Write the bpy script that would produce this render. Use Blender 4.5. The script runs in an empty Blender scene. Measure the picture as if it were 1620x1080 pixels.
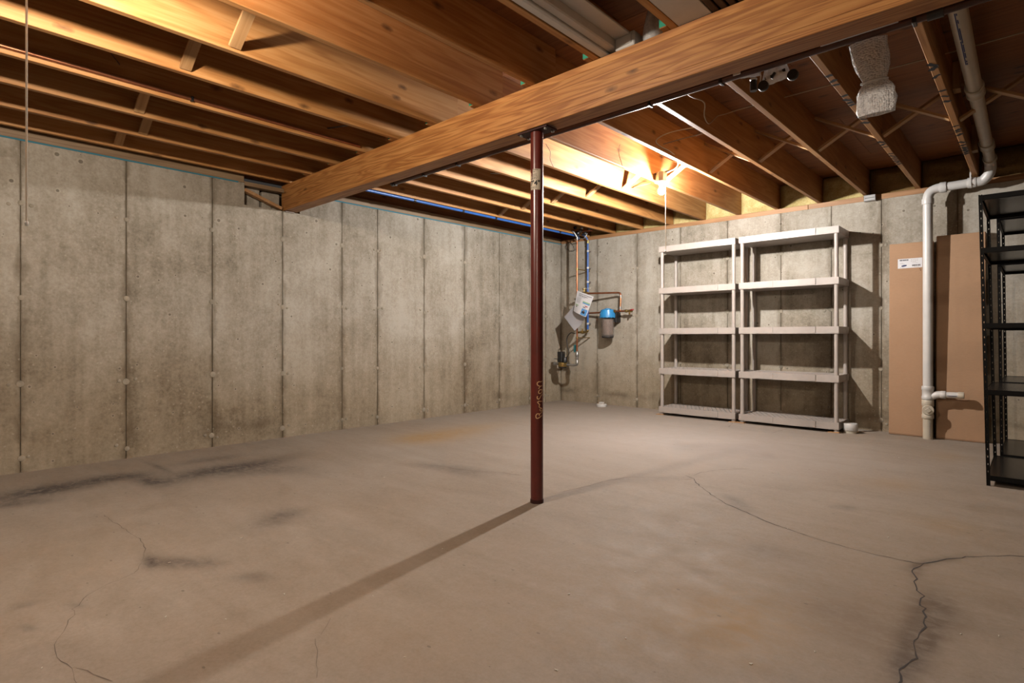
import bpy, bmesh, math, random
import numpy as np
from mathutils import Vector, Matrix, noise as mnoise

random.seed(7)
C = bpy.context.scene.collection
SC = bpy.context.scene
PI = math.pi

# ------------------------------------------------------------------ camera, world, exposure
F_PX, YAW, Y0 = 889.75, 0.75, 531.87           # 1620 x 1080 frame
cam_d = bpy.data.cameras.new('camera')
cam_d.sensor_width = 36.0
cam_d.lens = F_PX / 1620.0 * 36.0
cam_d.shift_y = -(540.0 - Y0) / 1620.0
cam_d.clip_start = 0.02
cam = bpy.data.objects.new('camera', cam_d)
cam.location = (0, 0, 1.0)
cam.rotation_euler = (PI / 2, 0, YAW)
C.objects.link(cam)
SC.camera = cam
w = bpy.data.worlds.new('world'); SC.world = w
w.use_nodes = True
w.node_tree.nodes['Background'].inputs[0].default_value = (0.02, 0.018, 0.016, 1)
w.node_tree.nodes['Background'].inputs[1].default_value = 1.0
SC.view_settings.view_transform = 'Standard'
SC.view_settings.look = 'None'
SC.view_settings.gamma = 1.0
SC.view_settings.use_curve_mapping = False
SC.view_settings.exposure = 0.78
SC.cycles.max_bounces = 12
SC.cycles.diffuse_bounces = 8
SC.cycles.transparent_max_bounces = 16
BULB_FAR = 5700.0        # radiance of the bulb by the shelves
BULB_NEAR = 2950.0       # radiance of the bulb above the left part of the frame
FILL_BACK = 2000.0        # unseen bulb added behind the camera to light the beam's right end
FAR_COL = (1.0, 0.975, 0.95)
NEAR_COL = (1.0, 0.87, 0.73)

# ------------------------------------------------------------------ room numbers
XL, YB = -5.45, 6.98           # inner faces of the left and the back wall
XR, YF = 3.6, -2.2             # unseen right wall and wall behind the camera
HC = 2.444                     # top of the concrete
JB, JH = 2.50, 0.285           # joist underside and depth
BY0, BY1, BZ0 = 2.54, 2.67, 2.245   # beam
_c, _s = math.cos(YAW), math.sin(YAW)


def pix(x, y, z):              # where a point of the room falls in the 1620 x 1080 frame
    d = -_s * x + _c * y
    a = _c * x + _s * y
    return 810 + F_PX * a / d, Y0 - F_PX * (z - 1) / d


def floor_at(u, v):            # point of the floor seen at a pixel (used to lay out cracks)
    x = (u - 810) / F_PX; z = -(v - Y0) / F_PX
    k = -1.0 / z
    return k * (-_s + _c * x), k * (_c + _s * x)


# ------------------------------------------------------------------ material helpers
def new_mat(name):
    m = bpy.data.materials.new(name); m.use_nodes = True
    nt = m.node_tree
    return m, nt, nt.nodes['Principled BSDF']


def node(nt, kind, props=None, **ins):
    n = nt.nodes.new(kind)
    for k, v in (props or {}).items():
        setattr(n, k, v)
    for k, v in ins.items():
        key = int(k[1:]) if k[0] == 'i' and k[1:].isdigit() else k.replace('_', ' ')
        sock = n.inputs[key]
        if isinstance(v, bpy.types.NodeSocket):
            nt.links.new(v, sock)
        else:
            sock.default_value = v
    return n


def ramp(nt, fac, stops):
    r = nt.nodes.new('ShaderNodeValToRGB')
    nt.links.new(fac, r.inputs[0])
    e = r.color_ramp.elements
    while len(e) < len(stops):
        e.new(0.5)
    for el, (p, col) in zip(e, stops):
        el.position = p
        el.color = (col[0], col[1], col[2], 1) if not isinstance(col, float) else (col, col, col, 1)
    return r.outputs[0]


def math_(nt, op, a, b=0.0, clamp=False):
    n = nt.nodes.new('ShaderNodeMath'); n.operation = op; n.use_clamp = clamp
    for i, v in enumerate((a, b)):
        if isinstance(v, bpy.types.NodeSocket): nt.links.new(v, n.inputs[i])
        else: n.inputs[i].default_value = v
    return n.outputs[0]


def mix(nt, fac, a, b, blend='MIX'):
    n = nt.nodes.new('ShaderNodeMix'); n.data_type = 'RGBA'; n.blend_type = blend
    for key, v in ((0, fac), (6, a), (7, b)):
        if isinstance(v, bpy.types.NodeSocket): nt.links.new(v, n.inputs[key])
        elif key == 0: n.inputs[0].default_value = v
        else: n.inputs[key].default_value = (v[0], v[1], v[2], 1)
    return n.outputs[2]


def noise_(nt, vec, scale, detail=4.0, rough=0.55, dist=0.0):
    n = node(nt, 'ShaderNodeTexNoise', Scale=scale, Detail=detail, Roughness=rough, Distortion=dist)
    nt.links.new(vec, n.inputs['Vector'])
    return n.outputs[0]


def mapped(nt, vec, scale=(1, 1, 1), loc=(0, 0, 0)):
    n = node(nt, 'ShaderNodeMapping', Scale=scale, Location=loc)
    nt.links.new(vec, n.inputs['Vector'])
    return n.outputs[0]


def bump(nt, bsdf, h, strength=0.3, dist=0.01):
    b = node(nt, 'ShaderNodeBump', Strength=strength, Distance=dist, Height=h)
    nt.links.new(b.outputs[0], bsdf.inputs['Normal'])


def plain(name, col, rough=0.5, metal=0.0, var=0.0, spec=0.5):
    m, nt, b = new_mat(name)
    b.inputs['Roughness'].default_value = rough
    b.inputs['Metallic'].default_value = metal
    b.inputs['Specular IOR Level'].default_value = spec
    if var:
        pos = nt.nodes.new('ShaderNodeNewGeometry').outputs['Position']
        f = noise_(nt, pos, 14.0, 5.0)
        dk = tuple(x * (1 - var) for x in col)
        lt = tuple(min(1, x * (1 + var)) for x in col)
        nt.links.new(ramp(nt, f, [(0.3, dk), (0.7, lt)]), b.inputs['Base Color'])
    else:
        b.inputs['Base Color'].default_value = (*col, 1)
    return m


def wood(name, light, mid, dark, axis, knots=0.35, rough=0.55, grain=1.0):
    """Sawn softwood: grain runs along `axis`; every object gets its own piece of the pattern."""
    m, nt, b = new_mat(name)
    co = nt.nodes.new('ShaderNodeTexCoord').outputs['Object']
    rnd = nt.nodes.new('ShaderNodeObjectInfo').outputs['Random']
    off = math_(nt, 'MULTIPLY', rnd, 37.0)
    comb = node(nt, 'ShaderNodeCombineXYZ')
    for i in range(3): nt.links.new(off, comb.inputs[i])
    add = node(nt, 'ShaderNodeVectorMath', {'operation': 'ADD'})
    nt.links.new(co, add.inputs[0]); nt.links.new(comb.outputs[0], add.inputs[1])
    vec = add.outputs[0]
    sc = [7.0, 7.0, 7.0]; sc[axis] = 0.55
    fine = [85.0, 85.0, 85.0]; fine[axis] = 1.3
    # broad figure
    big = noise_(nt, mapped(nt, vec, sc), 1.0, 3.0, 0.5, 0.4)
    wv = math_(nt, 'SINE', math_(nt, 'MULTIPLY', big, 46.0 * grain))
    wv = math_(nt, 'ADD', math_(nt, 'MULTIPLY', wv, 0.5), 0.5)
    fn = noise_(nt, mapped(nt, vec, fine), 1.0, 3.0, 0.6)
    blotch = noise_(nt, vec, 1.3, 2.0)
    f = math_(nt, 'ADD', math_(nt, 'MULTIPLY', wv, 0.20 if grain == 1.0 else 0.34), math_(nt, 'MULTIPLY', fn, 0.56))
    f = math_(nt, 'ADD', f, math_(nt, 'MULTIPLY', blotch, 0.4))
    col = ramp(nt, f, [(0.36, light), (0.60, mid), (0.86, dark)])
    # knots
    sx = node(nt, 'ShaderNodeSeparateXYZ'); nt.links.new(vec, sx.inputs[0])
    oth = [i for i in range(3) if i != axis]
    c2 = node(nt, 'ShaderNodeCombineXYZ')
    nt.links.new(math_(nt, 'MULTIPLY', sx.outputs[axis], 2.4), c2.inputs[0])
    nt.links.new(math_(nt, 'MULTIPLY', math_(nt, 'ADD', sx.outputs[oth[0]], sx.outputs[oth[1]]), 5.6), c2.inputs[1])
    vo = node(nt, 'ShaderNodeTexVoronoi', {'voronoi_dimensions': '2D'}, Scale=1.0, Randomness=1.0)
    nt.links.new(c2.outputs[0], vo.inputs['Vector'])
    wn = noise_(nt, vec, 22.0, 2.0)
    d = math_(nt, 'ADD', vo.outputs['Distance'], math_(nt, 'MULTIPLY', math_(nt, 'SUBTRACT', wn, 0.5), 0.12))
    sep = node(nt, 'ShaderNodeSeparateColor'); nt.links.new(vo.outputs['Color'], sep.inputs[0])
    pick = math_(nt, 'LESS_THAN', sep.outputs[0], knots)
    k = math_(nt, 'MULTIPLY', math_(nt, 'SUBTRACT', 1.0, math_(nt, 'MULTIPLY', d, 9.0), True), pick)
    k = math_(nt, 'POWER', k, 0.7)
    dk = tuple(x * 0.32 for x in dark)
    col = mix(nt, math_(nt, 'MULTIPLY', k, 0.9), col, dk)
    tint = math_(nt, 'ADD', math_(nt, 'MULTIPLY', rnd, 0.22), 0.89)
    tc = node(nt, 'ShaderNodeCombineColor')
    for i in range(3): nt.links.new(tint, tc.inputs[i])
    col = mix(nt, 1.0, col, tc.outputs[0], 'MULTIPLY')
    nt.links.new(col, b.inputs['Base Color'])
    b.inputs['Roughness'].default_value = rough
    b.inputs['Specular IOR Level'].default_value = 0.35
    bump(nt, b, f, 0.12, 0.004)
    return m


def concrete_wall(name, along=1):
    m, nt, b = new_mat(name)
    pos = nt.nodes.new('ShaderNodeNewGeometry').outputs['Position']
    rnd = nt.nodes.new('ShaderNodeObjectInfo').outputs['Random']
    big = noise_(nt, pos, 1.1, 3.0, 0.55, 0.3)
    streak = noise_(nt, mapped(nt, pos, (9.0, 9.0, 0.7)), 1.0, 4.0, 0.6)
    med = noise_(nt, pos, 6.0, 5.0, 0.6)
    fine = noise_(nt, pos, 55.0, 4.0, 0.7)
    f = math_(nt, 'ADD', math_(nt, 'MULTIPLY', big, 0.36), math_(nt, 'MULTIPLY', streak, 0.25))
    f = math_(nt, 'ADD', f, math_(nt, 'MULTIPLY', med, 0.2))
    f = math_(nt, 'ADD', f, math_(nt, 'MULTIPLY', noise_(nt, pos, 24.0, 4.0, 0.7), 0.16))
    f = math_(nt, 'ADD', f, math_(nt, 'MULTIPLY', fine, 0.24))
    f = math_(nt, 'SUBTRACT', f, 0.07)
    f = math_(nt, 'ADD', f, math_(nt, 'MULTIPLY', math_(nt, 'SUBTRACT', rnd, 0.5), 0.06))
    col = ramp(nt, f, [(0.36, (0.195, 0.160, 0.112)), (0.51, (0.385, 0.335, 0.263)), (0.64, (0.52, 0.47, 0.39))])
    gen = nt.nodes.new('ShaderNodeTexCoord').outputs['Generated']
    gs = node(nt, 'ShaderNodeSeparateXYZ'); nt.links.new(gen, gs.inputs[0])
    e = gs.outputs[along]
    e = math_(nt, 'MINIMUM', e, math_(nt, 'SUBTRACT', 1.0, e))
    sn = noise_(nt, mapped(nt, pos, (1.5, 1.5, 2.6)), 1.0, 4.0, 0.6)
    ew = math_(nt, 'MULTIPLY', ramp(nt, sn, [(0.42, 0.012), (0.66, 0.14)]), 1.0)
    em = math_(nt, 'SUBTRACT', 1.0, math_(nt, 'DIVIDE', e, ew), True)
    em = math_(nt, 'MULTIPLY', em, ramp(nt, noise_(nt, mapped(nt, pos, (25, 25, 5)), 1.0, 4.0, 0.6), [(0.3, 0.25), (0.6, 1.0)]))
    col = mix(nt, math_(nt, 'MULTIPLY', em, 0.75), col, (0.15, 0.112, 0.07))
    # the lower half is browner and speckled, the lowest hand's breadth a rough light pour edge
    sep = node(nt, 'ShaderNodeSeparateXYZ'); nt.links.new(pos, sep.inputs[0])
    zz = math_(nt, 'ADD', sep.outputs[2], math_(nt, 'MULTIPLY', math_(nt, 'SUBTRACT', big, 0.5), 0.9))
    low = ramp(nt, math_(nt, 'MULTIPLY', zz, 0.5), [(0.12, 1.0), (0.62, 0.0)])
    col = mix(nt, math_(nt, 'MULTIPLY', low, 0.7), col, (0.80, 0.69, 0.53), 'MULTIPLY')
    zl = math_(nt, 'ADD', sep.outputs[2], math_(nt, 'MULTIPLY', math_(nt, 'SUBTRACT', med, 0.5), 0.16))
    edge = ramp(nt, zl, [(0.10, 0.0), (0.15, 0.55), (0.24, 0.0)])
    patch = ramp(nt, noise_(nt, pos, 1.4, 2.0), [(0.5, 0.0), (0.62, 1.0)])
    col = mix(nt, math_(nt, 'MULTIPLY', edge, patch), col, (0.12, 0.085, 0.05))
    # pale scratches and flecks
    flat = node(nt, 'ShaderNodeCombineXYZ')
    nt.links.new(math_(nt, 'ADD', sep.outputs[0], sep.outputs[1]), flat.inputs[0]); nt.links.new(sep.outputs[2], flat.inputs[1])
    fl = node(nt, 'ShaderNodeTexVoronoi', {'voronoi_dimensions': '2D'}, Scale=24.0)
    nt.links.new(flat.outputs[0], fl.inputs['Vector'])
    sp = node(nt, 'ShaderNodeSeparateColor'); nt.links.new(fl.outputs['Color'], sp.inputs[0])
    fk = math_(nt, 'MULTIPLY', math_(nt, 'LESS_THAN', fl.outputs['Distance'], 0.17), math_(nt, 'GREATER_THAN', sp.outputs[1], 0.90))
    col = mix(nt, math_(nt, 'MULTIPLY', fk, 0.30), col, (0.62, 0.56, 0.45))
    # air holes
    vo = node(nt, 'ShaderNodeTexVoronoi', {'voronoi_dimensions': '2D'}, Scale=7.5)
    nt.links.new(flat.outputs[0], vo.inputs['Vector'])
    s2 = node(nt, 'ShaderNodeSeparateColor'); nt.links.new(vo.outputs['Color'], s2.inputs[0])
    rad = math_(nt, 'MULTIPLY', math_(nt, 'POWER', s2.outputs[2], 1.6), math_(nt, 'ADD', 0.06, math_(nt, 'MULTIPLY', math_(nt, 'MULTIPLY', sep.outputs[2], sep.outputs[2]), 0.010)))
    hole = math_(nt, 'MULTIPLY', math_(nt, 'LESS_THAN', vo.outputs['Distance'], rad), math_(nt, 'GREATER_THAN', s2.outputs[0], 0.45))
    rimm = math_(nt, 'MULTIPLY', math_(nt, 'MULTIPLY', math_(nt, 'LESS_THAN', vo.outputs['Distance'], math_(nt, 'MULTIPLY', rad, 1.9)), math_(nt, 'GREATER_THAN', rad, 0.03)), math_(nt, 'GREATER_THAN', s2.outputs[0], 0.45))
    col = mix(nt, math_(nt, 'MULTIPLY', rimm, 0.22), col, (0.62, 0.55, 0.45))
    col = mix(nt, math_(nt, 'MULTIPLY', hole, 0.66), col, (0.10, 0.078, 0.05))
    nt.links.new(col, b.inputs['Base Color'])
    b.inputs['Roughness'].default_value = 0.85
    b.inputs['Specular IOR Level'].default_value = 0.25
    h = math_(nt, 'SUBTRACT', math_(nt, 'ADD', math_(nt, 'MULTIPLY', fine, 0.5), med), math_(nt, 'MULTIPLY', hole, 1.5))
    bump(nt, b, h, 0.25, 0.006)
    return m


def concrete_floor(name):
    m, nt, b = new_mat(name)
    pos = nt.nodes.new('ShaderNodeNewGeometry').outputs['Position']
    big = noise_(nt, pos, 0.55, 3.0, 0.5, 0.5)
    sw = noise_(nt, mapped(nt, pos, (1.0, 3.2, 1.0)), 1.6, 5.0, 0.6, 0.8)
    med = noise_(nt, pos, 7.0, 6.0, 0.65)
    fine = noise_(nt, pos, 80.0, 3.0, 0.7)
    mid = noise_(nt, pos, 26.0, 4.0, 0.7)
    f = math_(nt, 'ADD', math_(nt, 'MULTIPLY', big, 0.25), math_(nt, 'MULTIPLY', sw, 0.25))
    f = math_(nt, 'ADD', f, math_(nt, 'MULTIPLY', med, 0.22))
    f = math_(nt, 'ADD', f, math_(nt, 'MULTIPLY', mid, 0.20))
    f = math_(nt, 'ADD', f, math_(nt, 'MULTIPLY', fine, 0.22))
    f = math_(nt, 'SUBTRACT', f, 0.05)
    col = ramp(nt, f, [(0.38, (0.272, 0.208, 0.152)), (0.50, (0.35, 0.282, 0.217)), (0.64, (0.425, 0.355, 0.288))])
    warm = ramp(nt, noise_(nt, pos, 0.9, 3.0, 0.5, 0.6), [(0.48, 0.0), (0.7, 1.0)])
    col = mix(nt, math_(nt, 'MULTIPLY', warm, 0.22), col, (0.9, 0.76, 0.60), 'MULTIPLY')
    at = node(nt, 'ShaderNodeAttribute', {'attribute_name': 'stain'})  # stains, with light falloff painted in
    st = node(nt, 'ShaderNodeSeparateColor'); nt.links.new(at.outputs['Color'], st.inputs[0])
    scr = noise_(nt, mapped(nt, pos, (7.0, 11.0, 1.0)), 2.0, 6.0, 0.7, 0.6)
    br = ramp(nt, scr, [(0.34, 0.45), (0.58, 1.0)])
    dk = math_(nt, 'MULTIPLY', st.outputs[0], br, True)
    col = mix(nt, dk, col, (0.085, 0.068, 0.06))
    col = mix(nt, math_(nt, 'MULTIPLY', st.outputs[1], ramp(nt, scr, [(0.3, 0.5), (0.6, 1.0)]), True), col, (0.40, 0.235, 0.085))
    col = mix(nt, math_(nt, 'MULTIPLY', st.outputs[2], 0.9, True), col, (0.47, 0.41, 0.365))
    # small dark specks and trowel marks
    vo = node(nt, 'ShaderNodeTexVoronoi', {'voronoi_dimensions': '2D'}, Scale=5.0)
    nt.links.new(mapped(nt, pos, (1.0, 1.9, 1.0)), vo.inputs['Vector'])
    s2 = node(nt, 'ShaderNodeSeparateColor'); nt.links.new(vo.outputs['Color'], s2.inputs[0])
    sk = math_(nt, 'MULTIPLY', math_(nt, 'LESS_THAN', vo.outputs['Distance'], math_(nt, 'MULTIPLY', s2.outputs[1], 0.05)), math_(nt, 'GREATER_THAN', s2.outputs[0], 0.7))
    col = mix(nt, math_(nt, 'MULTIPLY', sk, 0.5), col, (0.11, 0.08, 0.06))
    nt.links.new(col, b.inputs['Base Color'])
    nt.links.new(ramp(nt, med, [(0.3, 0.62), (0.7, 0.82)]), b.inputs['Roughness'])
    b.inputs['Specular IOR Level'].default_value = 0.3
    bump(nt, b, math_(nt, 'ADD', math_(nt, 'MULTIPLY', fine, 0.4), med), 0.12, 0.006)
    return m


def film(name, clear=0.6, col=(0.85, 0.85, 0.88), rough=0.12, bubbles=0.0):
    m, nt, b = new_mat(name)
    b.inputs['Base Color'].default_value = (*col, 1)
    b.inputs['Roughness'].default_value = rough
    b.inputs['Specular IOR Level'].default_value = 0.9
    tr = node(nt, 'ShaderNodeBsdfTransparent')
    pos = nt.nodes.new('ShaderNodeNewGeometry').outputs['Position']
    if bubbles:
        vo = node(nt, 'ShaderNodeTexVoronoi', Scale=bubbles, Randomness=0.6)
        nt.links.new(pos, vo.inputs['Vector'])
        h = math_(nt, 'SUBTRACT', 1.0, vo.outputs['Distance'])
        bump(nt, b, h, 1.0, 0.009)
        fac = ramp(nt, vo.outputs['Distance'], [(0.25, clear), (0.5, clear * 0.35)])
    else:
        n = noise_(nt, pos, 60.0, 3.0)
        bump(nt, b, n, 0.6, 0.006)
        fac = ramp(nt, n, [(0.35, clear), (0.7, clear * 0.7)])
    mx = node(nt, 'ShaderNodeMixShader')
    nt.links.new(fac, mx.inputs[0]); nt.links.new(b.outputs[0], mx.inputs[1]); nt.links.new(tr.outputs[0], mx.inputs[2])
    nt.links.new(mx.outputs[0], nt.nodes['Material Output'].inputs[0])
    return m


def fluffy(name, a, c_):
    m, nt, b = new_mat(name)
    pos = nt.nodes.new('ShaderNodeNewGeometry').outputs['Position']
    f = math_(nt, 'ADD', math_(nt, 'MULTIPLY', noise_(nt, pos, 9.0, 5.0, 0.7), 0.6), math_(nt, 'MULTIPLY', noise_(nt, pos, 60.0, 3.0, 0.7), 0.4))
    nt.links.new(ramp(nt, f, [(0.35, a), (0.65, c_)]), b.inputs['Base Color'])
    b.inputs['Roughness'].default_value = 0.95
    b.inputs['Specular IOR Level'].default_value = 0.1
    bump(nt, b, f, 0.6, 0.02)
    return m


def cardboard(name, col):
    m, nt, b = new_mat(name)
    pos = nt.nodes.new('ShaderNodeNewGeometry').outputs['Position']
    f = math_(nt, 'ADD', math_(nt, 'MULTIPLY', noise_(nt, pos, 3.0, 4.0), 0.6), math_(nt, 'MULTIPLY', noise_(nt, mapped(nt, pos, (40, 40, 220)), 1.0, 2.0), 0.4))
    nt.links.new(ramp(nt, f, [(0.3, tuple(x * 0.9 for x in col)), (0.7, tuple(x * 1.08 for x in col))]), b.inputs['Base Color'])
    b.inputs['Roughness'].default_value = 0.75
    b.inputs['Specular IOR Level'].default_value = 0.25
    return m


def glow(name, strength, col):
    m, nt, b = new_mat(name)
    e = node(nt, 'ShaderNodeEmission', Strength=strength)
    e.inputs[0].default_value = (*col, 1)
    nt.links.new(e.outputs[0], nt.nodes['Material Output'].inputs[0])
    return m


WJ_L, WJ_M, WJ_D = (0.64, 0.335, 0.125), (0.52, 0.238, 0.072), (0.37, 0.145, 0.038)
M = dict(
    joist=wood('joist_wood', WJ_L, WJ_M, WJ_D, 1, 0.30),
    strut=wood('strut_wood', (0.66, 0.40, 0.19), (0.54, 0.30, 0.125), (0.40, 0.20, 0.075), 2, 0.15),
    rim=wood('rim_wood', (0.42, 0.205, 0.085), (0.34, 0.155, 0.06), (0.24, 0.10, 0.035), 1, 0.12),
    rimx=wood('rim_wood_back', (0.42, 0.205, 0.085), (0.34, 0.155, 0.06), (0.24, 0.10, 0.035), 0, 0.12),
    beam=wood('beam_wood', (0.66, 0.315, 0.098), (0.54, 0.235, 0.066), (0.37, 0.138, 0.034), 0, 0.16, 0.5, 2.0),
    sill=wood('sill_wood', (0.40, 0.27, 0.155), (0.32, 0.205, 0.11), (0.22, 0.13, 0.065), 1, 0.1),
    sillx=wood('sill_wood_back', (0.50, 0.27, 0.12), (0.40, 0.20, 0.085), (0.30, 0.14, 0.055), 0, 0.1),
    ply=wood('plywood', (0.40, 0.155, 0.045), (0.33, 0.118, 0.03), (0.24, 0.08, 0.02), 0, 0.75, 0.6),
    shim=wood('shim_wood', (0.66, 0.40, 0.20), (0.56, 0.30, 0.13), (0.42, 0.2, 0.08), 0, 0.0),
    wall=concrete_wall('poured_concrete'),
    wallx=concrete_wall('poured_concrete_back', 0),
    floor=concrete_floor('slab_concrete'),
    joint=plain('joint_concrete', (0.13, 0.10, 0.065), 0.9, var=0.4),
    tie=plain('tie_concrete', (0.34, 0.29, 0.215), 0.85, var=0.35),
    hairline=plain('crack_fine', (0.155, 0.117, 0.09), 0.95),
    crack=plain('crack_dark', (0.055, 0.042, 0.034), 0.95),
    steel_red=plain('red_oxide_paint', (0.125, 0.018, 0.012), 0.28, var=0.15),
    plate_red=plain('dark_oxide_paint', (0.05, 0.012, 0.009), 0.6, var=0.2, spec=0.25),
    iron=plain('iron_pipe', (0.075, 0.028, 0.020), 0.33, 0.3, var=0.25),
    black=plain('black_plastic', (0.012, 0.012, 0.013), 0.4),
    rack=plain('black_enamel', (0.003, 0.0028, 0.003), 0.45, spec=0.15),
    rackboard=plain('dark_laminate', (0.016, 0.013, 0.011), 0.25, var=0.25, spec=0.4),
    zinc=plain('galvanised_steel', (0.50, 0.49, 0.47), 0.35, 0.9, var=0.2),
    darkmetal=plain('dark_metal', (0.16, 0.15, 0.14), 0.45, 0.8),
    porcelain=plain('white_porcelain', (0.72, 0.70, 0.66), 0.3),
    white=plain('white_plastic', (0.70, 0.67, 0.63), 0.38, var=0.04),
    cream=plain('cream_plastic', (0.62, 0.54, 0.42), 0.4, var=0.05),
    resin=plain('beige_resin', (0.47, 0.405, 0.355), 0.45, var=0.06),
    copper=plain('copper', (0.52, 0.20, 0.10), 0.33, 0.85, var=0.25),
    brass=plain('brass', (0.48, 0.33, 0.12), 0.35, 0.9, var=0.2),
    pex=plain('blue_pipe', (0.030, 0.145, 0.50), 0.35),
    filterblue=plain('blue_cap', (0.035, 0.30, 0.66), 0.35),
    gasket=plain('blue_foam', (0.04, 0.22, 0.30), 0.8),
    teal=plain('teal_handle', (0.0, 0.12, 0.13), 0.4),
    redh=plain('red_handle', (0.45, 0.012, 0.016), 0.4),
    green=plain('green_end_paint', (0.01, 0.34, 0.20), 0.7),
    ink=plain('black_ink', (0.012, 0.011, 0.012), 0.8),
    navy=plain('navy_ink', (0.03, 0.04, 0.13), 0.7),
    blueink=plain('blue_ink', (0.02, 0.05, 0.22), 0.7),
    skyink=plain('picture_blue', (0.10, 0.33, 0.68), 0.6),
    greenink=plain('picture_green', (0.28, 0.52, 0.18), 0.6),
    paper=plain('white_paper', (0.78, 0.76, 0.77), 0.6),
    silver=plain('glossy_page', (0.42, 0.40, 0.41), 0.22),
    label=plain('aged_label', (0.56, 0.48, 0.36), 0.6, var=0.2),
    chalk=plain('chalk', (0.72, 0.43, 0.22), 0.9),
    board=cardboard('cardboard', (0.47, 0.28, 0.16)),
    boardd=plain('cardboard_edge', (0.23, 0.11, 0.05), 0.8),
    yellow=fluffy('yellow_wool', (0.50, 0.36, 0.12), (0.80, 0.66, 0.32)),
    kraft=fluffy('kraft_wool', (0.24, 0.145, 0.055), (0.36, 0.225, 0.09)),
    pink=fluffy('dull_red_wool', (0.12, 0.03, 0.03), (0.22, 0.06, 0.06)),
    film=film('clear_film', 0.5, (1.0, 1.0, 1.0), 0.08),
    bubble=film('bubble_film', 0.42, (1.0, 0.99, 0.99), 0.10, 105.0),
    clearcup=film('smoky_cup', 0.72, (0.30, 0.25, 0.22), 0.06),
    core=plain('filter_core', (0.72, 0.55, 0.47), 0.25, 0.6, var=0.1),
    cord=plain('cotton_cord', (0.80, 0.74, 0.62), 0.8),
    cable=plain('cable_sheath', (0.55, 0.42, 0.28), 0.6),
    cablegrey=plain('grey_cable', (0.30, 0.25, 0.21), 0.6),
    slat=wood('dark_slat', (0.09, 0.045, 0.025), (0.065, 0.032, 0.018), (0.04, 0.02, 0.01), 1, 0.0),
    bulb_far=glow('bulb_lit_far', BULB_FAR, FAR_COL),
    bulb_near=glow('bulb_lit_near', BULB_NEAR, NEAR_COL),
    fill_bulb=glow('fill_bulb_lit', FILL_BACK, NEAR_COL),
)

# one common reflectance scale for all surfaces (fresh values above are relative to white card)
REFL = 0.60
for _m in M.values():
    _nt = _m.node_tree
    _b = _nt.nodes.get('Principled BSDF')
    _s0 = _b.inputs['Base Color']
    if _s0.is_linked:
        _src = _s0.links[0].from_socket
        _nt.links.new(mix(_nt, 1.0, _src, (REFL, REFL, REFL), 'MULTIPLY'), _s0)
    else:
        _c0 = _s0.default_value
        _s0.default_value = (_c0[0] * REFL, _c0[1] * REFL, _c0[2] * REFL, 1)


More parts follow.
